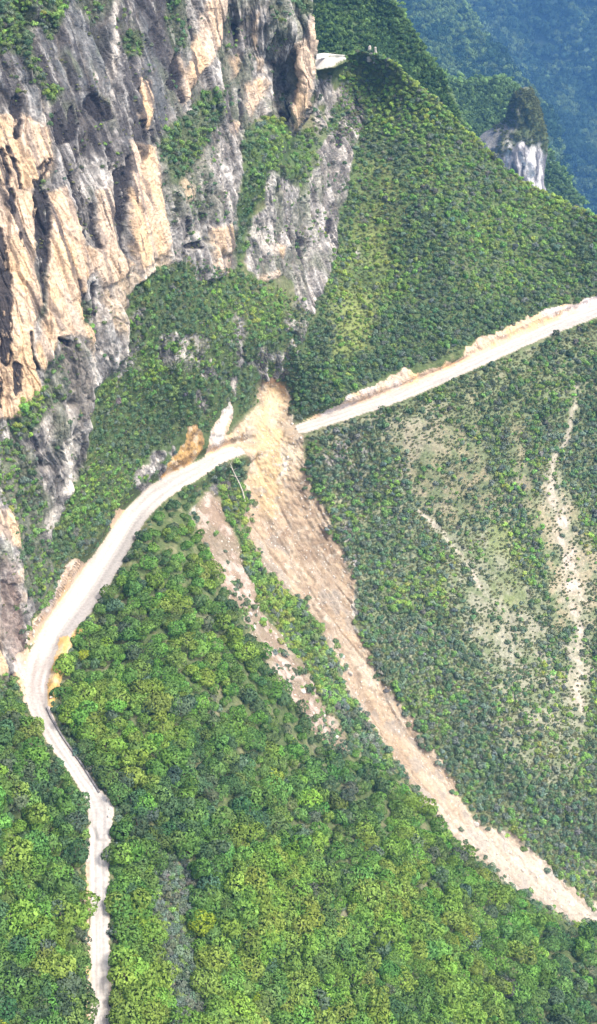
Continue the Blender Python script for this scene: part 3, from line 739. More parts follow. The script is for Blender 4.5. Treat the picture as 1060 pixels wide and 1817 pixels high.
earth = mixc(earth, C(0.30, 0.225, 0.17), sstep(0.6, 0.95, run_) * 0.4 * sstep(800, 950, V))
earth = mixc(earth, C(0.36, 0.33, 0.31), sstep(0.16, 0.3, fbm(X / 5, Y / 5, Z / 7, 563, 4)) * 0.5)
edge_in = poly_in(UW, VW, SLIDE, 16)
earth = mixc(earth, C(0.36, 0.28, 0.21), sstep(1.0, 0.5, edge_in) * 0.6 * sstep(-0.3, 0.3, n_b))
earth = earth * lerp(lerp(C(0.82, 0.78, 0.71), C(0.68, 0.655, 0.62), sstep(780, 960, V)[..., None]), C(0.80, 0.79, 0.78), sstep(1330, 1520, V)[..., None]) * C(0.94, 0.985, 0.97)
earth2 = mixc(np.broadcast_to(C(0.25, 0.19, 0.14), U.shape + (3,)), C(0.40, 0.335, 0.285), sstep(-0.1, 0.35, n_b + 0.3 * flow))
earth2 = mixc(earth2, C(0.20, 0.17, 0.12), sstep(0.0, 0.35, n_a - 0.3 * n_b) * 0.7)
earth2 = mixc(earth2, C(0.15, 0.145, 0.075), sstep(1.0, 0.45, poly_in(UW, VW, SLIDE2, 12)) * 0.7)
cut = mixc(np.broadcast_to(C(0.50, 0.38, 0.27), U.shape + (3,)), C(0.48, 0.44, 0.42), sstep(-0.1, 0.3, n_a))
cut = mixc(cut, C(0.62, 0.42, 0.22), sstep(0.05, 0.4, fbm(X / 6, Y / 6, Z / 6, 93, 3)) * 0.8)
cut = mixc(cut, C(0.66, 0.62, 0.57), m_white)
cut = mixc(cut, C(0.36, 0.28, 0.22), sstep(0.15, 0.5, n_b) * 0.6)
orange_n = fbm(X / 1.8, Y / 1.8, Z / 2.6, 605, 3)
orange = mixc(np.broadcast_to(C(0.46, 0.29, 0.11), U.shape + (3,)), C(0.34, 0.22, 0.10), sstep(-0.2, 0.4, n_b))
orange = mixc(orange, C(0.50, 0.41, 0.30), sstep(0.05, 0.25, orange_n) * 0.7)
orange = mixc(orange, C(0.20, 0.13, 0.07), sstep(0.08, 0.3, -orange_n) * 0.6)
spoil = mixc(np.broadcast_to(C(0.50, 0.33, 0.12), U.shape + (3,)), C(0.52, 0.42, 0.26), sstep(-0.1, 0.3, n_b))
spoil = mixc(spoil, C(0.34, 0.22, 0.09), sstep(0.1, 0.3, fbm(X / 2, Y / 2, Z / 2, 570, 3)) * 0.7)
road = np.broadcast_to(C(0.50, 0.478, 0.45), U.shape + (3,)).copy()
def road_col(base, d_, hw_, sd_, al_):
    q = sd_ / hw_
    a = noise2(al_ / 70, q * 4.5 + 7, 96) + 0.6 * noise2(al_ / 14, q * 6, 97)
    c = mixc(base, C(0.36, 0.34, 0.32), np.clip(sstep(-0.3, 0.6, a) * 0.75, 0, 1))
    c = mixc(c, C(0.36, 0.33, 0.30), np.clip(ruts * 0.75, 0, 1))
    c = mixc(c, C(0.46, 0.39, 0.33), sstep(0.62, 0.98, np.abs(q) + 0.1 * w3) * 0.8)
    return c
road_l = road_col(road, dL, hL, sdL, alL)
# ribbon of older grey surfacing on the wide bend, and the paved strip below it
wide = sstep(1190, 1120, V) * sstep(880, 930, V)
qL = -sdL / hL
road_l = mixc(road_l, C(0.29, 0.275, 0.265), wide * sstep(0.12, 0.3, qL) * 0.85)
road_l = mixc(road_l, C(0.22, 0.205, 0.19), wide * np.exp(-((qL - 0.12) / 0.07) ** 2) * 0.7)
road_l = mixc(road_l, C(0.60, 0.57, 0.53), wide * np.exp(-((qL + 0.2) / 0.25) ** 2) * 0.7)
bend = sstep(1150, 1185, V) * sstep(1330, 1260, V)
road_l = mixc(road_l, C(0.30, 0.26, 0.235), bend * 0.6 * sstep(-0.6, 0.4, noise2(qL * 3.5, alL / 60, 99)))
road_l = mixc(road_l, C(0.33, 0.31, 0.29), sstep(1405, 1425, V) * sstep(1560, 1500, V) * 0.55 * sstep(-0.5, 0.2, qL))
road_r = road_col(np.broadcast_to(C(0.53, 0.50, 0.45), U.shape + (3,)), dR, hR, sdR, alR)

rock = mixc(rock, C(0.085, 0.115, 0.05), m_bush * 0.85)
alb = mixc(hill, rock, sstep(0.3, 0.7, np.maximum(m_cliff, m_rock)))
for code, colr in ((2, cut), (3, orange), (6, earth2), (4, road_l), (5, road_r), (7, spoil), (8, earth), (9, road * 0.8)):
    alb = np.where((cls == code)[..., None], colr, alb)
# loose fines spilling over the borders of slide and cuts
spill = np.clip(poly_in(UW, VW, SLIDE, 12) * 0.8, 0, 1) * (cls == 0)
alb = mixc(alb, earth, spill)
alb = np.clip(alb, 0.02, 0.85)

NAMES = {0: ('hillside', M_HILL, 'steep green scrub covered mountainside around the landslide', 'hillside'),
         1: ('cliff', M_ROCK, 'tall tan and grey limestone cliff with dark weathering streaks', 'cliff'),
         2: ('road_cut', M_EARTH, 'raw tan rock and earth cut along the uphill side of the road', 'road cut'),
         3: ('orange_cut', M_EARTH, 'bright orange earth cut just above the road left of the landslide', 'earth cut'),
         4: ('road', M_ROAD, 'pale gravel road winding up from the bottom to the landslide', 'road'),
         5: ('road', M_ROAD, 'straight pale road climbing right from the landslide across the slope', 'road'),
         6: ('debris_chute', M_EARTH, 'narrow brownish pink debris chute left of the main landslide', 'debris chute'),
         7: ('spoil_bank', M_EARTH, 'bright yellow orange earth bank on the outer edge of the road bend', 'earth bank'),
         8: ('landslide', M_EARTH, 'long tan landslide scar running from the cut road down the gully', 'landslide'),
         9: ('ledge_road', M_ROAD, 'short bright white piece of road on the pass behind the cliff', 'road')}
Pf, Af = P.reshape(-1, 3), alb.reshape(-1, 3)
for code, (nm, mt, lab, cat) in NAMES.items():
    used, f = split_grid(P, cls, code)
    if len(f) == 0: continue
    o = link(nm, mesh_np(nm, Pf[used], f, mt, Af[used], smooth=code not in (1, 2, 3, 6, 7, 8)))
    tag(o, lab, cat, kind='structure')

# ================================================================== THE MOUNTAINS BEHIND
def back_sheet(name, u0, u1, v0, v1, step, ctrl, ridge, amp, scale, colr, seed, label, mat=M_FAR, back_px=60, mpp=0.8):
    su = np.arange(u0, u1, step, dtype=np.float32); sv = np.arange(v0, v1, step, dtype=np.float32)
    UU, VV = np.meshgrid(su, sv)
    ft = tps_fit([(a, b) for a, b, c in ctrl], [c for a, b, c in ctrl], 1e-5)
    RR = tps_eval(ft, UU, VV)
    rv = interp(su, ridge) + 1.5 * noise2(su / 18, su * 0, seed)
    VRR = np.broadcast_to(rv, UU.shape)
    for j in range(len(su)):
        k = np.searchsorted(sv, rv[j])
        if 0 < k < len(sv): RR[:k, j] = RR[k, j]
    Q = to_world(UU, np.maximum(VV, VRR), RR)
    bk = np.maximum(VRR - VV, 0) * mpp
    Q[..., 1] += bk * 0.8; Q[..., 2] -= bk * 0.8
    NN = grid_normals(Q)
    dd = fbm(Q[..., 0] / scale, Q[..., 1] / scale, Q[..., 2] / (scale * 1.6), seed + 3, 5)
    rid = 1 - 2 * np.abs(fbm((Q[..., 0] * 0.8 + Q[..., 1] * 0.5) / (scale * 1.3), Q[..., 2] / (scale * 5), Q[..., 1] * 0, seed + 9, 3))
    Q = Q + NN * (amp * dd + amp * 0.8 * rid)[..., None] * np.where(bk > 0, 0.3, 1.0)[..., None]
    nb = fbm(Q[..., 0] / scale * 3, Q[..., 1] / scale * 3, Q[..., 2] / scale * 3, seed + 5, 4)
    al = mixc(np.broadcast_to(C(*colr), UU.shape + (3,)), C(*[c * 1.7 for c in colr]), sstep(-0.3, 0.5, nb))
    H, W = UU.shape
    idx = np.arange(H * W).reshape(H, W)
    f = np.stack([idx[:-1, :-1], idx[1:, :-1], idx[1:, 1:], idx[:-1, 1:]], -1).reshape(-1, 4)
    o = link(name, mesh_np(name, Q.reshape(-1, 3), f, mat, al.reshape(-1, 3)))
    tag(o, label, 'mountain', kind='structure')
    return UU, VV, VRR, Q, grid_normals(Q)

HILL1 = back_sheet('hill', 380, 900, -260, 470, 3.0,
    [(380, 100, 740), (380, -100, 770), (380, 420, 690), (540, 100, 756), (540, -100, 785), (690, 0, 800), (740, 90, 792), (790, 180, 772), (700, 200, 742), (800, 420, 725), (540, 420, 700), (880, 420, 740), (880, 250, 770), (690, -240, 850), (620, 60, 770), (650, 20, 795), (600, -20, 775)],
    [(380, -230), (500, -140), (600, -90), (670, -22), (692, 4), (715, 36), (738, 76), (760, 118), (786, 165), (800, 196), (820, 230), (850, 300), (900, 400)],
    7, 40, (0.055, 0.085, 0.035), 200, 'green forested spur rising behind the pass road', mpp=0.4)
HILL2 = back_sheet('hill', 700, 1040, -60, 480, 3.5,
    [(720, 150, 1235), (790, 145, 1245), (880, 145, 1265), (930, 170, 1265), (800, 300, 1190), (900, 300, 1205), (850, 460, 1130), (1000, 330, 1240), (720, 460, 1120), (1030, 470, 1180)],
    [(690, 90), (760, 128), (790, 144), (830, 152), (860, 146), (885, 142), (905, 150), (925, 170), (945, 220), (975, 300), (1000, 345), (1040, 420)],
    10, 60, (0.055, 0.09, 0.045), 230, 'blue green saddle ridge in front of the far mountains', mpp=0.8)
HILL3 = back_sheet('mountain', 560, 1080, -300, 470, 4.5,
    [(600, 0, 2450), (760, -90, 2600), (830, 20, 2560), (910, 125, 2480), (965, 210, 2420), (980, 340, 2380), (700, 60, 2330), (780, 130, 2260), (850, 130, 2330), (800, 300, 2150), (900, 300, 2220), (700, 460, 2050), (960, 460, 2180), (1080, 460, 2300)],
    [(540, -280), (640, -200), (760, -80), (800, -22), (830, 18), (870, 72), (910, 124), (945, 164), (962, 205), (972, 285), (986, 338), (1010, 410), (1060, 470), (1100, 520)],
    55, 170, (0.045, 0.075, 0.045), 260, 'hazy blue mountain flank behind the saddle ridge', mpp=2.0)
HILL4 = back_sheet('mountain', 720, 1500, -330, 640, 6.0,
    [(760, 0, 3500), (900, 0, 3450), (1060, 0, 3650), (1000, 200, 3180), (1060, 360, 3000), (1140, 100, 3500), (1300, 100, 3600), (940, 320, 3050), (1100, 600, 2750), (1300, 600, 2800), (760, 500, 2900), (900, -300, 3800), (1200, -300, 4000), (1480, 0, 3700), (1020, 80, 3480)],
    [(700, -310), (1000, -290), (1500, -310)],
    110, 300, (0.045, 0.072, 0.05), 290, 'farthest hazy blue mountain filling the top right corner', mpp=3.0)

# broad valley floor under everything
gme = bpy.data.meshes.new('ground')
bmg = bmesh.new()
bmesh.ops.create_grid(bmg, x_segments=40, y_segments=40, size=4200)
for v in bmg.verts:
    v.co.z = 18 * math.sin(v.co.x * 0.004) * math.cos(v.co.y * 0.003)
bmg.to_mesh(gme); bmg.free()
gme.materials.append(plain_mat('valley_floor', (0.06, 0.085, 0.04), 0.4, 0.01))
g = link('ground', gme); g.location = (0, 3000, -1130)
tag(g, 'distant valley floor hidden below the mountains', 'ground', kind='structure')

# free-standing rock pinnacle at the end of the saddle
def pinnacle():
    rows = [(158, 924, 938), (166, 915, 944), (185, 905, 953), (205, 898, 959), (222, 886, 963), (236, 864, 964), (250, 848, 965), (275, 840, 965), (330, 842, 966), (400, 846, 968), (520, 850, 985)]
    r = np.array(rows, float)
    nv, ns = 110, 150
    tv = np.linspace(158, 515, nv)
    lo = np.interp(tv, r[:, 0], r[:, 1]); hi = np.interp(tv, r[:, 0], r[:, 2])
    vs_, cs = [], []
    rc = 1150.0
    ang = np.linspace(0, 2 * np.pi, ns, endpoint=False)
    base = to_world(np.array([530.0]), np.array([300.0]), np.array([rc]))[0]
    pts = np.zeros((nv, ns, 3))
    for i, t in enumerate(tv):
        a = to_world(np.array([lo[i]]), np.array([t]), np.array([rc]))[0]; b = to_world(np.array([hi[i]]), np.array([t]), np.array([rc]))[0]
        cx = (a[0] + b[0]) / 2; rx = (b[0] - a[0]) / 2
        yy = base[1]; z = CAM_Z + (a[2] - CAM_Z) * yy / a[1]
        k = yy / a[1]
        pts[i, :, 0] = cx * k + rx * k * np.cos(ang)
        pts[i, :, 1] = yy + rx * k * 0.75 * np.sin(ang)
        pts[i, :, 2] = z
    nx = np.cos(ang)[None, :]; ny = np.sin(ang)[None, :]
    x, y, z = pts[..., 0], pts[..., 1], pts[..., 2]
    d = 7.0 * fbm(x / 12, y / 12, z / 36, 301, 4) + 3.6 * fbm(x / 4, y / 4, z / 9, 305, 3, 0.65)
    pts[..., 0] += nx * d * 0.7; pts[..., 1] += ny * d
    pts[..., 2] += 2.0 * fbm(x / 8, y / 8, z / 8, 309, 2)
    st = fbm(x / 5, y / 5, z / 30, 311, 4)
    a = mixc(np.broadcast_to(C(0.27, 0.26, 0.27), x.shape + (3,)), C(0.72, 0.69, 0.66), sstep(0.0, 0.30, st))
    a = mixc(a, C(0.11, 0.11, 0.12), sstep(0.05, 0.25, fbm(x / 4, y / 4, z / 18, 315, 3)))
    TV = np.broadcast_to(tv[:, None], x.shape)
    a = mixc(a, C(0.085, 0.11, 0.05), sstep(246, 226, TV + 40 * fbm(x / 12, y / 12, z / 20, 318, 4) - 10 * nx))
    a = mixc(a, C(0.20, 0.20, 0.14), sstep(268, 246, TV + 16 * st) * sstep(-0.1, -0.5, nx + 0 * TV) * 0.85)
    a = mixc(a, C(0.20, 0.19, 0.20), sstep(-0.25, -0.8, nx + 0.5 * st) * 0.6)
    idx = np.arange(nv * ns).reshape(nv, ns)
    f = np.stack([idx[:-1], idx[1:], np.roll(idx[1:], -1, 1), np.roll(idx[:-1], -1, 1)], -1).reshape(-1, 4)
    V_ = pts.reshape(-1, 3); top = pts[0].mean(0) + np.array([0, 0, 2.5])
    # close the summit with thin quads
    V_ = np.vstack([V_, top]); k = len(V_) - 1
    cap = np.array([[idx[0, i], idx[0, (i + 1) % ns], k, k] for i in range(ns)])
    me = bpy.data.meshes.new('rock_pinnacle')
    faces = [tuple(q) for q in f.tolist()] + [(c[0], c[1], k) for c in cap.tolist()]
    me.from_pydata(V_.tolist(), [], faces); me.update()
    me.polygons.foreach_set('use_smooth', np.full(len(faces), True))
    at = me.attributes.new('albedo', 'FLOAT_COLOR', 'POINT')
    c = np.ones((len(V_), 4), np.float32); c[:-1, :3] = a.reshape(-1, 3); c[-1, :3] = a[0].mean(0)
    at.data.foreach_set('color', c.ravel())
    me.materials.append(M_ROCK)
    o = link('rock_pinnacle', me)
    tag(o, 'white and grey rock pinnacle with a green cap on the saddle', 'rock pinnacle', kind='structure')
    return pts, TV
PIN, PIN_TV = pinnacle()

# ================================================================== VEGETATION
def crown_mesh(name, seed, lobes, leaves, leaf, flat=0.8, spread=0.62, lob_r=(0.34, 0.52)):
    """leaf sprays over a cluster of uneven lobes; unit radius, base of the crown at z=0"""
    g_ = np.random.default_rng(seed)
    cen, rad = [], []
    for i in range(lobes):
        if i == 0:
            cen.append((0, 0, 0.75 * flat)); rad.append(0.55); continue
        a = 2 * np.pi * (i + g_.uniform(-0.3, 0.3)) / max(1, lobes - 1)
        d = spread * g_.uniform(0.55, 1.1)
        cen.append((d * math.cos(a), d * math.sin(a), flat * g_.uniform(0.25, 0.95))); rad.append(g_.uniform(*lob_r))
    cen, rad = np.array(cen), np.array(rad)
    pr = rad ** 2 / (rad ** 2).sum()
    vs_, ns_, fs_, tone = [], [], [], []
    lt = g_.uniform(0.82, 1.2, lobes)
    n = 0
    while n < leaves:
        k = g_.choice(lobes, p=pr)
        d = g_.normal(size=3); d /= np.linalg.norm(d)
        if d[2] < -0.55: continue
        rr = rad[k] * (1 - 0.35 * g_.random() ** 2)
        p = cen[k] + d * rr * np.array([1, 1, 0.85])
        q = ((p - cen) / rad[:, None])
        if (np.linalg.norm(q, axis=1) < 0.72).any(): continue
        nrm = d + 0.55 * g_.normal(size=3); nrm /= np.linalg.norm(nrm)
        t = np.cross(nrm, g_.normal(size=3)); t /= np.linalg.norm(t)
        b = np.cross(nrm, t)
        s = leaf * g_.uniform(0.6, 1.35)
        sn = 0.75 * d + 0.45 * nrm + np.array([0, 0, 0.12]); sn /= np.linalg.norm(sn)
        i0 = len(vs_)
        vs_ += [p - t * s * 0.9, p + b * s * 0.55 + nrm * s * 0.12, p + t * s, p - b * s * 0.6 + nrm * s * 0.08]
        ns_ += [sn] * 4
        fs_.append((i0 + 3, i0 + 2, i0 + 1, i0))
        tv_ = lt[k] * g_.uniform(0.75, 1.25)
        tone += [tv_] * 4
        n += 1
    V_ = np.array(vs_)
    me = mesh_np(name, V_, np.array(fs_), M_LEAF)
    a = me.attributes.new('leaf_tone', 'FLOAT_COLOR', 'POINT')
    c = np.ones((len(V_), 4), np.float32); c[:, :3] = np.array(tone)[:, None]
    a.data.foreach_set('color', c.ravel())
    me.normals_split_custom_set_from_vertices([tuple(x) for x in ns_])
    return me

def trunk_mesh(name, seed, height=1.0, r0=0.07):
    g_ = np.random.default_rng(seed)
    vs_, fs_ = [], []
    def tube(a, b, ra, rb, n=6):
        a, b = np.array(a), np.array(b)
        ax = (b - a) / np.linalg.norm(b - a)
        t = np.cross(ax, (0.3, 0.9, 0.2)); t /= np.linalg.norm(t); s = np.cross(ax, t)
        i0 = len(vs_)
        for p, r in ((a, ra), (b, rb)):
            for k in range(n):
                th = 2 * np.pi * k / n
                vs_.append(p + (t * math.cos(th) + s * math.sin(th)) * r)
        for k in range(n):
            fs_.append((i0 + k, i0 + (k + 1) % n, i0 + n + (k + 1) % n, i0 + n + k))
    bend = g_.uniform(-0.06, 0.06, 2)
    m = np.array((bend[0], bend[1], height * 0.6))
    tube((0, 0, -0.25), m, r0, r0 * 0.75)
    tube(m, (bend[0] * 1.5, bend[1] * 1.5, height * 1.35), r0 * 0.75, r0 * 0.35)
    for k in range(5):
        a = 2 * np.pi * k / 5 + g_.uniform(-0.4, 0.4)
        st = m * g_.uniform(0.75, 1.15)
        tube(st, st + np.array((0.45 * math.cos(a), 0.45 * math.sin(a), g_.uniform(0.25, 0.5))), r0 * 0.45, r0 * 0.15, 5)
    return mesh_np(name, np.array(vs_), np.array(fs_), M_BARK)

CROWNS = [crown_mesh('crown', 400 + i, l, n, lf, fl) for i, (l, n, lf, fl) in enumerate(
    [(8, 640, 0.115, 0.85), (9, 680, 0.11, 0.75), (7, 600, 0.12, 1.0), (10, 700, 0.105, 0.8), (6, 560, 0.12, 0.95), (9, 660, 0.11, 0.65)])]
TRUNKS = [trunk_mesh('trunk', 450 + i) for i in range(3)]
BUSHES = [crown_mesh('bush', 480 + i, l, n, lf, fl, 0.6, (0.32, 0.5)) for i, (l, n, lf, fl) in enumerate(
    [(5, 240, 0.17, 0.65), (6, 260, 0.165, 0.55), (4, 210, 0.18, 0.8), (7, 280, 0.16, 0.5), (5, 220, 0.17, 0.9)])]
FARC = [crown_mesh('canopy_clump', 500 + i, 6, 150, 0.24, 0.8, 0.6, (0.36, 0.52)) for i in range(4)]

def proto_collection(name, meshes):
    c = bpy.data.collections.new(name)
    for m in meshes:
        c.objects.link(bpy.data.objects.new(m.name, m))
    return c

def gn_scatter(name, pts, rot, size, pick, tint, coll):
    me = bpy.data.meshes.new(name)
    n = len(pts)
    me.vertices.add(n); me.vertices.foreach_set('co', np.ascontiguousarray(pts, np.float32).ravel())
    def att(nm, ty, key, arr):
        a = me.attributes.new(nm, ty, 'POINT'); a.data.foreach_set(key, np.ascontiguousarray(arr).ravel())
    att('turn', 'FLOAT_VECTOR', 'vector', rot.astype(np.float32)); att('size', 'FLOAT_VECTOR', 'vector', size.astype(np.float32))
    att('pick', 'INT', 'value', pick.astype(np.int32))
    c = np.ones((n, 4), np.float32); c[:, :3] = tint
    att('tint', 'FLOAT_COLOR', 'color', c)
    o = link(name, me)
    ng = bpy.data.node_groups.new(name, 'GeometryNodeTree')
    ng.interface.new_socket('Geometry', in_out='INPUT', socket_type='NodeSocketGeometry')
    ng.interface.new_socket('Geometry', in_out='OUTPUT', socket_type='NodeSocketGeometry')
    N_, L = ng.nodes, ng.links
    gi, go = N_.new('NodeGroupInput'), N_.new('NodeGroupOutput')
    ip = N_.new('GeometryNodeInstanceOnPoints')
    ci = N_.new('GeometryNodeCollectionInfo'); ci.inputs['Collection'].default_value = coll; ci.inputs['Separate Children'].default_value = True; ci.inputs['Reset Children'].default_value = True
    def na(nm, ty):
        x = N_.new('GeometryNodeInputNamedAttribute'); x.data_type = ty; x.inputs['Name'].default_value = nm; return x
    e2r = N_.new('FunctionNodeEulerToRotation')
    L.new(gi.outputs[0], ip.inputs['Points']); L.new(ci.outputs[0], ip.inputs['Instance']); ip.inputs['Pick Instance'].default_value = True
    L.new(na('pick', 'INT').outputs['Attribute'], ip.inputs['Instance Index'])
    L.new(na('turn', 'FLOAT_VECTOR').outputs['Attribute'], e2r.inputs[0]); L.new(e2r.outputs[0], ip.inputs['Rotation'])
    L.new(na('size', 'FLOAT_VECTOR').outputs['Attribute'], ip.inputs['Scale'])
    L.new(ip.outputs[0], go.inputs[0])
    md = o.modifiers.new('scatter', 'NODES'); md.node_group = ng
    return o

# where plants grow: traced stands of the main slope
FOREST = [(200, 1005), (222, 968), (252, 918), (300, 888), (345, 885), (360, 930), (385, 992), (430, 1085), (480, 1165), (540, 1250), (600, 1336), (660, 1350), (720, 1412), (780, 1470), (850, 1540), (930, 1600), (1010, 1648), (1070, 1660), (1215, 1750), (1215, 2075), (196, 2075), (202, 1780), (196, 1500), (208, 1440), (180, 1400), (130, 1330), (98, 1262), (108, 1215), (132, 1150), (165, 1112), (180, 1075)]
FOREST_L = [(-160, 1300), (20, 1262), (44, 1262), (60, 1295), (100, 1345), (145, 1410), (156, 1470), (148, 1540), (152, 2075), (-160, 2075)]
APRON = [(90, 985), (98, 930), (150, 840), (162, 770), (170, 690), (205, 655), (228, 600), (228, 525), (270, 480), (330, 460), (400, 480), (470, 500), (530, 530), (556, 560), (530, 615), (520, 660), (512, 680), (464, 668), (448, 720), (420, 740), (412, 705), (392, 722), (365, 765), (340, 748), (326, 760), (300, 790), (268, 800), (240, 840), (246, 872), (226, 900), (202, 904), (190, 960), (140, 990), (100, 1030)]
SPUR = [(560, 240), (600, 180), (618, 96), (640, 80), (700, 100), (800, 190), (900, 285), (1000, 345), (1060, 370), (1215, 450), (1215, 465), (1060, 526), (968, 548), (852, 598), (800, 636), (722, 650), (622, 700), (540, 748), (516, 742), (506, 680), (530, 640), (560, 560), (600, 430), (620, 330), (640, 240)]
SLOPE = [(545, 775), (600, 752), (700, 720), (820, 662), (900, 632), (1060, 566), (1215, 505), (1215, 1690), (1060, 1600), (980, 1545), (908, 1474), (868, 1468), (806, 1385), (740, 1285), (662, 1172), (638, 1110), (634, 1035), (606, 972), (575, 895), (548, 840)]
ISLANDS = [([(386, 815), (425, 806), (438, 850), (438, 940), (425, 930), (405, 915), (390, 870)], 1.0), ([(436, 945), (470, 1015), (505, 1052), (540, 1072), (570, 1115), (596, 1170), (612, 1220), (640, 1275), (690, 1350), (690, 1372), (640, 1350), (612, 1300), (560, 1220), (510, 1120), (470, 1080), (442, 1030), (425, 975)], 1.0)]
m_for = np.maximum(poly_in(UW, VW, FOREST, 4), poly_in(UW, VW, FOREST_L, 4))
m_apr = poly_in(UW, VW, APRON, 5)
m_spur = poly_in(UW, VW, SPUR, 4)
m_slope = poly_in(UW, VW, SLOPE, 4)
m_isl = np.zeros(U.shape, np.float32)
for p, a in ISLANDS: m_isl = np.maximum(m_isl, a * poly_in(UW, VW, p, 4))
blocked = (cls == 4) | (cls == 5) | (cls == 8) | (cls == 9) | (cls == 3) | (cls == 7)
# clear a strip so that crowns do not hang over the tracks
clear = np.zeros(U.shape, bool)
clear |= (dL0 < hL + 5) | (dR0 < hR + 3)
patch = fbm(U / 46, V / 46, U * 0, 120, 3)
patch2 = fbm(U / 15, V / 15, U * 0, 124, 3)
bare_all = np.clip(m_bare['t'] * 1.25 + m_bare['g'] * 1.15 + m_bare['y'] * 0.9 + m_trail * 1.2, 0, 0.97)
D_tree = np.clip(m_for * (1 - m_bare['o'] * 1.3), 0, 1) * ~blocked * ~clear
D_tree = np.where(poly_in(U, V, SLIDE2, 3) > 0.3, 0, D_tree)
D_tree = np.where(dL0 < hL + 11, 0, D_tree)
D_bush = np.maximum.reduce([
    m_apr * 0.95 * (1 - 0.75 * m_rock), m_spur * np.clip(0.95 - bare_all * 0.9, 0.1, 1), m_slope * np.clip(0.82 + 0.5 * patch - 1.1 * bare_all - 0.4 * sstep(-0.1, 0.4, patch2), 0.05, 1) * (1 - 0.6 * m_rock),
    m_isl, m_bush * 0.95, rockness * 0.10 * sstep(0.0, 0.4, patch2) * (1 - m_tan), rockness * 0.30 * sstep(0.05, 0.4, patch) * (1 - m_tan) * (U > 290), m_for * m_bare['o'] * 1.2, m_rock * 0.45 * sstep(-0.1, 0.3, patch2)])
D_bush = np.maximum(D_bush, 0.8 * ((cls == 0) & (V > 820) & (D_tree < 0.5)) * (1 - bare_all))
D_bush = D_bush * ~blocked * np.where(clear, 0.0, 1) * np.where((cls == 2), 0.08, 1)
D_bush = np.where(m_slide2 > 0.4, 0.03 + 0.62 * sstep(0.0, 0.25, patch2) * sstep(960, 1120, V) + 0.3 * sstep(1240, 1320, V), D_bush)
D_bush = np.where((cls == 8) & (edge_in < 0.93) & (V > 820), 0.35 * sstep(-0.1, 0.3, patch2), D_bush)
D_bush = np.where(over & (back > 22), 0, D_bush)

def sample(Ugrid0, Vgrid0, stp, arr, u, v):
    j = np.clip(((u - Ugrid0) / stp).round().astype(int), 0, arr.shape[1] - 1); i = np.clip(((v - Vgrid0) / stp).round().astype(int), 0, arr.shape[0] - 1)
    return arr[i, j]
def jitter(cell, u0, u1, v0, v1):
    a, b = np.meshgrid(np.arange(u0, u1, cell), np.arange(v0, v1, cell))
    a = a + (np.arange(a.shape[0]) % 2)[:, None] * cell / 2
    return (a + rng.uniform(-0.42, 0.42, a.shape) * cell).ravel(), (b + rng.uniform(-0.42, 0.42, b.shape) * cell).ravel()
S = lambda arr, u, v: sample(us[0], vv[0], STEP, arr, u, v)

PAL = {'bright': C(0.198, 0.308, 0.062), 'mid': C(0.126, 0.228, 0.062), 'fresh': C(0.150, 0.280, 0.064), 'dark': C(0.090, 0.160, 0.070), 'grey': C(0.120, 0.175, 0.105), 'yellow': C(0.25, 0.34, 0.03)}
PK = list(PAL)
# --- trees of the lower forest
tu, tv = jitter(16.0, -150, 1210, 870, 2055)
keep = rng.random(len(tu)) < S(D_tree, tu, tv)
tu, tv = tu[keep], tv[keep]
tp = S(P, tu, tv)
hue = fbm(tu / 120, tv / 120, tu * 0, 140, 3) + 0.35 * rng.normal(size=len(tu)) * 0.8 + 0.25 * sstep(900, 1700, tv) - 0.28 * sstep(420, 600, tu) * sstep(1500, 1250, tv) - 0.35 * sstep(700, 1060, tu) + 0.12
hue = np.where((tu < 160) & (tv > 1300), hue - 0.12, hue)
hue = hue - 0.45 * sstep(1040, 960, tv)
kind = np.where(hue > 0.50, 0, np.where(hue > 0.18, 2, np.where(hue > -0.22, 1, 3)))
kind = np.where(rng.random(len(tu)) < 0.07, 4, kind)
kind = np.where((rng.random(len(tu)) < 0.004), 5, kind)
trad = (1.75 + 2.3 * rng.random(len(tu)) ** 1.6) * np.where(kind == 0, 1.15, 1.0) * np.where(kind == 3, 0.95, 1)
trad = trad * lerp(1.0, 0.86, sstep(1500, 1000, tv)) * lerp(1.0, 0.78, sstep(1030, 960, tv))
thgt = rng.uniform(0.9, 2.0, len(tu)) + 1.0 * (trad - 1.7)
ttint = np.array([PAL[k] for k in PK])[kind] * rng.uniform(0.82, 1.2, (len(tu), 1)) * (1 + 0.08 * rng.normal(size=(len(tu), 3)))
tpick = rng.integers(0, len(CROWNS), len(tu))
tsc = np.stack([trad, trad * rng.uniform(0.88, 1.1, len(tu)), trad * rng.uniform(0.85, 1.2, len(tu))], 1)
trot = np.stack([rng.normal(0, 0.1, len(tu)), rng.normal(0, 0.1, len(tu)), rng.uniform(0, 6.28, len(tu))], 1)
# --- bushes of the slopes
bu, bv = jitter(6.3, -150, 1210, -60, 2055)
keep = rng.random(len(bu)) < S(D_bush, bu, bv)
keep &= ~((S(D_tree, bu, bv) > 0.5) & (rng.random(len(bu)) > 0.10))
bu, bv = bu[keep], bv[keep]
bp = S(P, bu, bv); bn = S(N, bu, bv)
cl = S(rockness, bu, bv); inb = S(m_bush, bu, bv); inisl = S(m_isl, bu, bv); spr = S(m_spur, bu, bv); apr = S(m_apr, bu, bv)
bh = fbm(bu / 70, bv / 70, bu * 0, 150, 3) + 0.24 * rng.normal(size=len(bu)) + 0.35 * inisl
yel = S(m_bare['y'], bu, bv)
bh = bh + 1.3 * yel * (rng.random(len(bu)) < 0.8) + 0.9 * sstep(16, 3, bv - interp(bu, RIDGE)) * (bu > 690) + 0.2 * sstep(900, 1060, bu) * sstep(700, 900, bv)  # bush tones shifted brighter along the main crest to paint its lit rim
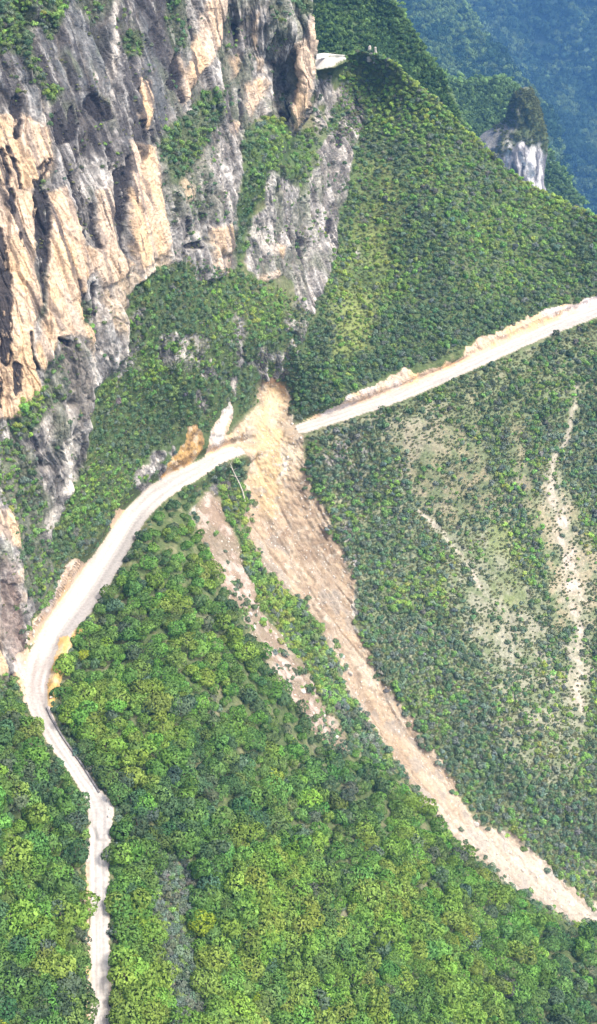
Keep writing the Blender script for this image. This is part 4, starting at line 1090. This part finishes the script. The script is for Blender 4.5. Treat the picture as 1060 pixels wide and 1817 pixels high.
bkind = np.where(bh > 0.62, 0, np.where(bh > 0.30, 2, np.where(bh > -0.02, 1, 3)))
bkind = np.where(rng.random(len(bu)) < np.where(apr > 0.5, 0.10, np.where((bv > 750) & (bu > 560), 0.34, 0.16)), 4, bkind)
bkind = np.where((S(m_bare['o'], bu, bv) > 0.3) & (rng.random(len(bu)) < 0.7), 4, bkind)
brad = (0.75 + 1.15 * rng.random(len(bu)) ** 1.6) * lerp(0.72, 1.0, 1 - cl * (1 - inb)) * np.where(inisl > 0.5, 1.25, 1)
brad = brad * lerp(1, 0.8, np.clip(S(bare_all, bu, bv), 0, 1))
btint = np.array([PAL[k] for k in PK])[bkind] * rng.uniform(0.8, 1.3, (len(bu), 1)) * (1 + 0.08 * rng.normal(size=(len(bu), 3)))
btint = btint * C(1.38, 1.22, 1.50) * (1 + 0.16 * ((bv > 760) & (bu > 560)))[:, None]
bpick = rng.integers(0, len(BUSHES), len(bu))
bsc = np.stack([brad, brad * rng.uniform(0.85, 1.15, len(bu)), brad * rng.uniform(0.8, 1.35, len(bu))], 1)
brot = np.stack([rng.normal(0, 0.2, len(bu)) - 0.15, rng.normal(0, 0.2, len(bu)), rng.uniform(0, 6.28, len(bu))], 1)

def largest_in_view(u, v, rad, p, n, need):
    dpt = np.linalg.norm(p - np.array([0, 0, CAM_Z]), axis=1)
    sz = rad / dpt * ((u > 12) & (u < 1048) & (v > 12) & (v < 1800)) * need
    return np.argsort(-sz)[:n]

# individual trees: the largest ones in view
top_t = largest_in_view(tu, tv, trad, tp, 298, 1.0)
rest = np.ones(len(tu), bool); rest[top_t] = False
HUE_WORD = ['lime green', 'mid green', 'fresh green', 'dark green', 'greyish green', 'yellow leaved']
SHAPE_WORD = ['domed', 'broad', 'tall', 'lumpy', 'loose', 'flat topped']
def level_word(v):
    for lim, w in ((1010, 'level with the upper road curve'), (1100, 'level with the widest road'), (1170, 'level with the yellow bank top'), (1250, 'level with the yellow bank'), (1330, 'below the yellow bank'),
                   (1400, 'above the pull-out'), (1470, 'level with the pull-out'), (1560, 'below the pull-out'), (1640, 'level with the landslide foot'), (1720, 'near the bottom')):
        if v < lim: return w
    return 'at the very bottom'
def place_word(u, v):
    if u < 165: return 'left of the road' if u > 85 else 'by the left edge'
    for lim, w in ((265, 'right beside the road'), (360, 'near the road'), (460, 'left of centre'), (560, 'in the centre'), (660, 'right of centre'), (780, 'well right of centre'), (920, 'far right')):
        if u < lim: return w
    return 'by the right edge'
def size_word(r): return 'small' if r < 2.8 else ('large' if r > 3.5 else 'medium')
for i in top_t:
    e = bpy.data.objects.new('broadleaf_tree', None)
    COL.objects.link(e)
    e.empty_display_size = 0.5
    e.location = tp[i]
    h = thgt[i]
    c = link('crown', CROWNS[tpick[i]], e)
    c.location = (0, 0, h * 0.55); c.scale = tsc[i]; c.rotation_euler = trot[i]
    c['tint'] = [float(x) for x in ttint[i]]
    t = link('trunk', TRUNKS[i % 3], e)
    s = trad[i]; t.scale = (s, s, h * 0.55 / 1.0 + 0.6 * s)
    t.rotation_euler = (0, 0, trot[i][2])
    tag(e, '%s %s %s tree %s, %s' % (size_word(trad[i]), SHAPE_WORD[tpick[i]], HUE_WORD[kind[i]], place_word(tu[i], tv[i]), level_word(tv[i])), 'tree', 'broadleaf trees of the lower forest')
fo = gn_scatter('forest', tp[rest] + np.stack([0 * thgt[rest], 0 * thgt[rest], thgt[rest] * 0.55], 1), trot[rest], tsc[rest], tpick[rest], ttint[rest], proto_collection('forest_crowns', CROWNS))
tag(fo, 'rest of the dense green broadleaf forest on the lower slopes', 'forest', kind='stuff')

# individual bushes: the largest ones in view
top_b = largest_in_view(bu, bv, brad, bp, 298, 1.0)
restb = np.ones(len(bu), bool); restb[top_b] = False
def bush_place(i):
    u, v = bu[i], bv[i]
    if inisl[i] > 0.5:
        if v < 950: return 'on the green knob left of the landslide'
        return 'on the strip between landslide and chute, ' + ('upper end' if v < 1090 else 'upper middle' if v < 1160 else 'middle' if v < 1220 else 'lower middle' if v < 1290 else 'lower end')
    if u < 560 and v > 985 and S(m_for, np.array([u]), np.array([v]))[0] > 0.3: return place_word(u, v) + ', ' + level_word(v)
    if cl[i] > 0.5 or inb[i] > 0.4: return 'on a cliff ledge, ' + ('top left' if u < 280 and v < 250 else 'below the tan cliff' if u < 280 else 'in the middle gully' if u > 410 else 'on the diagonal ledge')
    if spr[i] > 0.5: return 'on the spur above the right-hand road, ' + ('near the crest' if v < interp(u, RIDGE) + 60 else 'near the road' if v > 500 else 'mid slope')
    if u < 560 and v < 1000: return 'on the apron under the cliff, ' + ('low beside the road' if v > 800 else 'half way up' if v > 640 else 'near the rock') + (', left end' if u < 230 else ', right end' if u > 420 else '')
    return 'right of the landslide, ' + ('under the road' if v < 850 else 'upper slope' if v < 1050 else 'mid slope' if v < 1250 else 'lower slope') + (', beside the scar' if u < 720 else ', by the right edge' if u > 960 else '')
for i in top_b:
    o = link('bush', BUSHES[bpick[i]])
    o.location = bp[i] - bn[i] * 0.1; o.scale = bsc[i]; o.rotation_euler = brot[i]
    o['tint'] = [float(x) for x in btint[i]]
    tag(o, '%s %s bush %s' % (('wide' if bsc[i][1] > bsc[i][0] else 'round') if bsc[i][2] < brad[i] else ('tall' if bsc[i][2] > 1.2 * brad[i] else 'upright'), HUE_WORD[bkind[i]], bush_place(i)), 'bush', 'bushes of the slopes')
so = gn_scatter('shrubbery', (bp - bn * 0.15)[restb], brot[restb], bsc[restb], bpick[restb], btint[restb], proto_collection('shrub_kinds', BUSHES))
tag(so, 'rest of the green shrubs covering the mountainside and cliff ledges', 'shrubs', kind='stuff')

# undergrowth: low tufts that soften the bare ground between the plants
gu, gv = jitter(4.2, -150, 1210, 60, 1700)
D_tuft = np.clip(np.maximum.reduce([m_spur * 0.6, m_slope * 0.85 * (1 - 0.75 * m_trail) * (1 - 0.8 * np.clip(bare_all * 1.5, 0, 1) * sstep(0.25, -0.2, patch2)), m_apr * 0.5, m_isl * 0.5, rockness * 0.10 * sstep(-0.1, 0.4, patch2) * (1 - m_tan)]), 0, 1) * ~blocked * ~clear * np.where(cls == 2, 0.1, 1)
D_tuft = np.where(over & (back > 10), 0, D_tuft)
kg = rng.random(len(gu)) < S(D_tuft, gu, gv)
gu, gv = gu[kg], gv[kg]
gp = S(P, gu, gv)
gt = np.where((fbm(gu / 40, gv / 40, gu * 0, 160, 3) + 0.3 * rng.normal(size=len(gu)) > 0.12)[:, None], C(0.20, 0.21, 0.10), C(0.14, 0.18, 0.085)) * rng.uniform(0.8, 1.2, (len(gu), 1))
gr = rng.uniform(0.35, 0.8, len(gu))
uo = gn_scatter('undergrowth', gp, np.stack([0 * gr, 0 * gr, rng.uniform(0, 6.28, len(gr))], 1), np.stack([gr, gr, gr * 0.7], 1), rng.integers(0, len(BUSHES), len(gr)), gt, proto_collection('tuft_kinds', BUSHES))
tag(uo, 'low grass and weeds between the bushes on the slopes', 'undergrowth', kind='stuff')

# woods of the mountains behind
def woods(sheet, cell, stp, rad, tints, name, label, seed, lim=None):
    UU, VV, VRR, Q, NN = sheet
    u0, v0 = UU[0, 0], VV[0, 0]
    a, b = jitter(cell, max(u0, 430), min(UU[0, -1], 1180), max(v0, -140), VV[-1, 0])
    ok = b > sample(u0, v0, stp, VRR, a, b) - 5
    ok &= b < np.maximum(interp(a, RIDGE), 95) + 110
    a, b = a[ok], b[ok]
    p = sample(u0, v0, stp, Q, a, b)
    p = p + rng.normal(0, 1, p.shape) * rad * 0.15
    rd = rad * rng.uniform(0.7, 1.35, len(a))
    hh = fbm(a / 40, b / 40, a * 0, seed, 3) + 0.3 * rng.normal(size=len(a))
    crest = sstep(14, 3, b - sample(u0, v0, stp, VRR, a, b))  # lighter grassy growth along the crest, brightened further to paint its lit rim
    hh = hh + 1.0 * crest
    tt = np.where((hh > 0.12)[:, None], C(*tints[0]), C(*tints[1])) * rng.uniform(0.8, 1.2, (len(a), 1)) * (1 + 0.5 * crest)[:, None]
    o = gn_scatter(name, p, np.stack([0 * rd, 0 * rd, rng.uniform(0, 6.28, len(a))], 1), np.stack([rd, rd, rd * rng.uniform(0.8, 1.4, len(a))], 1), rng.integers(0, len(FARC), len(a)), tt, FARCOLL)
    tag(o, label, 'woods', kind='stuff')
FARCOLL = proto_collection('far_crowns', FARC)
woods(HILL1, 6.0, 3.0, 1.9, ((0.105, 0.18, 0.06), (0.06, 0.115, 0.045)), 'woods', 'green woods covering the spur behind the pass road', 170)
woods(HILL2, 5.2, 3.5, 2.8, ((0.12, 0.20, 0.07), (0.08, 0.14, 0.055)), 'woods', 'blue green woods on the saddle ridge', 174)
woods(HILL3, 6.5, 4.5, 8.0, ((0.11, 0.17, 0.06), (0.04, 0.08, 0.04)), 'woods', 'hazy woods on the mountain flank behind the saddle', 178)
woods(HILL4, 7.0, 6.0, 12.5, ((0.10, 0.15, 0.06), (0.04, 0.075, 0.04)), 'woods', 'hazy blue woods on the farthest mountain', 182)
# scrub on the pinnacle's cap
pm = (PIN_TV + 40 * fbm(PIN[..., 0] / 12, PIN[..., 1] / 12, PIN[..., 2] / 20, 318, 4) < 240) & (np.sin(np.linspace(0, 2 * np.pi, PIN.shape[1], endpoint=False))[None, :] < 0.5)
pp = PIN[pm]
pp = pp[rng.random(len(pp)) < 0.28]
pr_ = rng.uniform(0.9, 1.7, len(pp))
po = gn_scatter('scrub', pp, np.stack([0 * pr_, 0 * pr_, rng.uniform(0, 6.28, len(pp))], 1), np.stack([pr_, pr_, pr_], 1), rng.integers(0, len(FARC), len(pp)), np.broadcast_to(C(0.13, 0.15, 0.06), (len(pp), 3)) * rng.uniform(0.75, 1.25, (len(pp), 1)), FARCOLL)
tag(po, 'dull green scrub capping the white rock pinnacle', 'scrub', kind='stuff')

# ================================================================== STONES AND SMALL THINGS
def boulder_mesh(name, seed):
    bm_ = bmesh.new()
    bmesh.ops.create_icosphere(bm_, subdivisions=2, radius=1.0)
    g_ = np.random.default_rng(seed)
    planes = g_.normal(size=(7, 3)); planes /= np.linalg.norm(planes, axis=1, keepdims=True)
    off = g_.uniform(0.55, 0.85, 7)
    for v in bm_.verts:
        p = np.array(v.co)
        for q, o_ in zip(planes, off):
            d = p @ q
            if d > o_: p = p - q * (d - o_)
        v.co = Vector(p * np.array([1.0, 0.8, 0.7]))
    me = bpy.data.meshes.new(name)
    bm_.to_mesh(me); bm_.free()
    me.materials.append(M_STONE)
    return me
STONES = [boulder_mesh('boulder', 600 + i) for i in range(4)]
# rubble over the slide, chute and road cuts
D_rub = (cls == 8) * (0.30 + 0.5 * sstep(0.0, 0.5, flow)) + (cls == 6) * 0.45 + (cls == 2) * 0.35
ru, rv = jitter(5.0, -150, 1210, 520, 1750)
kr = rng.random(len(ru)) < S(D_rub, ru, rv)
ru, rv = ru[kr], rv[kr]
rp = S(P, ru, rv)
rs = 0.16 + 0.5 * rng.random(len(ru)) ** 3
ro = gn_scatter('rubble', rp, rng.uniform(0, 6.28, (len(ru), 3)), np.stack([rs, rs * 0.9, rs * 0.8], 1), rng.integers(0, 4, len(ru)), np.ones((len(ru), 3)), proto_collection('stone_kinds', STONES))
tag(ro, 'loose stones scattered over the landslide and road cuts', 'rubble', kind='stuff')

def pt(u, v):
    return S(P, np.array([u], float), np.array([v], float))[0]

# countable boulders
SPOTS = [(608, 1166, 1.9, 'on the left edge of the landslide below the tree strip'), (616, 1182, 1.3, 'on the left edge of the landslide below the tree strip'), (622, 1196, 1.5, 'on the left edge of the landslide below the tree strip'),
         (505, 826, 1.6, 'on the landslide just below the cut road'), (500, 842, 1.1, 'on the landslide just below the cut road'), (512, 812, 0.9, 'on the landslide just below the cut road'),
         (845, 1465, 1.7, 'in the lower landslide channel'), (872, 1490, 1.4, 'in the lower landslide channel'), (905, 1512, 1.5, 'in the lower landslide channel'), (930, 1545, 1.2, 'in the lower landslide channel'), (958, 1560, 1.5, 'in the lower landslide channel'), (985, 1582, 1.2, 'in the lower landslide channel'), (1015, 1605, 1.4, 'in the lower landslide channel'), (800, 1420, 1.1, 'in the lower landslide channel'),
         (452, 1112, 1.3, 'in the narrow debris chute'), (478, 1150, 1.4, 'in the narrow debris chute'), (500, 1182, 1.3, 'in the narrow debris chute'), (538, 1226, 1.5, 'in the narrow debris chute'), (575, 1270, 1.2, 'in the narrow debris chute'), (596, 1310, 1.4, 'in the narrow debris chute'), (442, 1092, 1.0, 'in the narrow debris chute'),
         (526, 762, 1.0, 'at the broken end of the right-hand road'), (518, 752, 0.8, 'at the broken end of the right-hand road'), (534, 776, 0.8, 'at the broken end of the right-hand road'),
         (84, 1084, 1.2, 'on the uphill shoulder of the wide bend'), (72, 1100, 1.0, 'on the uphill shoulder of the wide bend'), (60, 1122, 1.2, 'on the uphill shoulder of the wide bend'), (50, 1140, 0.9, 'on the uphill shoulder of the wide bend'), (112, 1034, 1.0, 'on the uphill shoulder of the wide bend'), (44, 1178, 0.8, 'at the foot of the cliff beside the bend'),
         (92, 1238, 0.7, 'at the edge of the yellow earth bank'), (98, 1226, 0.6, 'at the edge of the yellow earth bank'), (190, 1420, 0.6, 'on the widened roadside pull-out'), (196, 1436, 0.7, 'on the widened roadside pull-out'), (194, 1450, 0.6, 'on the widened roadside pull-out'),
         (1045, 1665, 1.8, 'below the foot of the landslide at the right edge'), (276, 1496, 1.5, 'among the trees right of the pull-out')]
for i, (u, v, s, wh) in enumerate(SPOTS):
    o = link('boulder', STONES[i % 4])
    p = pt(u, v)
    o.location = (p[0], p[1], p[2] + 0.15 * s)
    o.scale = (s, s * rng.uniform(0.8, 1.1), s * rng.uniform(0.7, 1.0))
    o.rotation_euler = rng.uniform(0, 6.28, 3)
    tag(o, '%s pale angular boulder %s' % ('large' if s > 1.35 else 'small' if s < 0.95 else 'middle sized', wh), 'boulder', 'boulders of the landslide and road')

# bleached dead tree lying on the green knob
def branch_mesh(name, path, r0, r1, n=7):
    vs_, fs_ = [], []
    path = [np.array(p, float) for p in path]
    for k, p in enumerate(path):
        ax = path[min(k + 1, len(path) - 1)] - path[max(k - 1, 0)]; ax /= np.linalg.norm(ax)
        t = np.cross(ax, (0.2, 0.3, 0.9)); t /= np.linalg.norm(t); s = np.cross(ax, t)
        r = r0 + (r1 - r0) * k / (len(path) - 1)
        for j in range(n):
            th = 2 * np.pi * j / n
            vs_.append(p + (t * math.cos(th) + s * math.sin(th)) * r)
    for k in range(len(path) - 1):
        for j in range(n):
            fs_.append((k * n + j, k * n + (j + 1) % n, (k + 1) * n + (j + 1) % n, (k + 1) * n + j))
    return mesh_np(name, np.array(vs_), np.array(fs_), M_DEAD)
d0, d1 = pt(438, 896), pt(412, 826)
lift = np.array([0, -1.6, 1.6])
dt = bpy.data.objects.new('dead_tree', None); COL.objects.link(dt); dt.location = d0
ax = d1 + lift - d0
path = [ax * t + np.array([0.5 * math.sin(5 * t), 0, 0.6 * math.sin(3.1 * t)]) for t in np.linspace(0, 1, 7)]
link('trunk', branch_mesh('trunk', path, 0.30, 0.12), dt)
for f_, off in ((0.70, (-2.2, -0.5, 1.0)), (0.78, (2.0, -0.6, 1.4)), (0.90, (-1.2, -0.4, 2.2)), (1.0, (1.0, -0.2, 2.6)), (0.6, (1.8, -0.8, 0.6))):
    st = path[min(6, int(round(f_ * 6)))]
    link('branch', branch_mesh('branch', [st, st + np.array(off) * 0.5 + np.array([0.1, 0, 0.15]), st + np.array(off)], 0.11, 0.04), dt)
tag(dt, 'bleached bare dead tree leaning on the green knob beside the landslide', 'dead tree')

# low kerb wall along the outer side of the lower road
def wall_along(name, pts_uv, w, h, mat, label, cat):
    ps = [pt(u, v) for u, v in pts_uv]
    t = np.linspace(0, len(ps) - 1, len(ps) * 6); A = np.array(ps)
    Q = np.stack([np.interp(t, np.arange(len(ps)), A[:, k]) for k in range(3)], 1)
    for _ in range(4): Q[1:-1] = 0.5 * Q[1:-1] + 0.25 * (Q[:-2] + Q[2:])
    d = np.gradient(Q, axis=0); d[:, 2] = 0; d /= np.linalg.norm(d, axis=1, keepdims=True)
    s = np.stack([-d[:, 1], d[:, 0], 0 * d[:, 0]], 1) * w / 2
    vs_, fs_ = [], []
    for q, k in zip(Q, s):
        vs_ += [q - k + (0, 0, -1.2), q - k + (0, 0, h), q + k + (0, 0, h), q + k + (0, 0, -1.2)]
    for i in range(len(Q) - 1):
        for j in range(4):
            fs_.append((i * 4 + j, i * 4 + (j + 1) % 4, (i + 1) * 4 + (j + 1) % 4, (i + 1) * 4 + j))
    o = link(name, mesh_np(name, np.array(vs_), np.array(fs_), mat, smooth=False))
    tag(o, label, cat)
    return o
M_WALL = plain_mat('weathered_concrete', (0.20, 0.19, 0.19), 0.3, 0.8)
M_PALEW = plain_mat('white_concrete', (0.70, 0.68, 0.64), 0.15, 0.8)
wall_along('kerb_wall', [(84, 1256), (96, 1282), (118, 1318), (146, 1358), (166, 1388), (176, 1408)], 0.5, 0.5, M_WALL, 'dark low kerb wall on the outer edge of the lower road bend', 'kerb wall')
wall_along('parapet', [(557, 101), (575, 99), (596, 99), (612, 101)], 0.6, 0.9, M_PALEW, 'pale low parapet along the back of the pass road', 'parapet')

# pale rock pillars on the crest beside the pass road
def pillar(u, v, h, r, seed, label):
    b = pt(u, v)
    me = bpy.data.meshes.new('rock_pillar')
    bm_ = bmesh.new()
    g_ = np.random.default_rng(seed)
    n, m = 12, 9
    rings = []
    for k in range(m):
        t = k / (m - 1)
        rr = r * (1.15 - 0.55 * t ** 1.5) * (1 + 0.12 * g_.normal())
        ring = [bm_.verts.new((rr * (1 + 0.16 * g_.normal()) * math.cos(2 * math.pi * j / n), 0.8 * rr * (1 + 0.16 * g_.normal()) * math.sin(2 * math.pi * j / n), -0.8 + (h + 0.8) * t + 0.2 * g_.normal())) for j in range(n)]
        rings.append(ring)
    for k in range(m - 1):
        for j in range(n): bm_.faces.new((rings[k][j], rings[k][(j + 1) % n], rings[k + 1][(j + 1) % n], rings[k + 1][j]))
    tip = bm_.verts.new((0, 0, h + 0.5 * r))
    for j in range(n): bm_.faces.new((rings[-1][j], rings[-1][(j + 1) % n], tip))
    bm_.to_mesh(me); bm_.free()
    me.materials.append(M_STONE)
    o = link('rock_pillar', me); o.location = b
    tag(o, label, 'rock pillar')
pillar(656, 106, 5.8, 1.1, 31, 'wider pale rock pillar on the crest right of the pass road')
pillar(666, 110, 6.2, 0.8, 32, 'slimmer pale rock pillar beside the wider one on the crest')

# ================================================================== HAZE
hm = bpy.data.meshes.new('haze')
bmh = bmesh.new()
bmesh.ops.create_cube(bmh, size=1.0)
bmh.to_mesh(hm); bmh.free()
hz = link('haze', hm)
z0, z1 = -1165.0, CAM_Z + 6
hz.location = (0, 3000, (z0 + z1) / 2)
hz.scale = (9000, 9000, z1 - z0)
mh = bpy.data.materials.new('valley_haze'); mh.use_nodes = True
nt = mh.node_tree
nt.nodes.remove(nt.nodes['Principled BSDF'])
pv = nt.nodes.new('ShaderNodeVolumePrincipled')
pv.inputs['Color'].default_value = (0.20, 0.50, 1.0, 1)
pv.inputs['Density'].default_value = 0.000105
pv.inputs['Anisotropy'].default_value = 0.1
nt.links.new(pv.outputs[0], nt.nodes['Material Output'].inputs['Volume'])
hm.materials.append(mh)
tag(hz, 'thin blue haze filling the valley', 'haze', kind='stuff')
print('counts: trees', len(tu), 'bushes', len(bu), 'tufts', len(gu), 'rubble', len(ru))
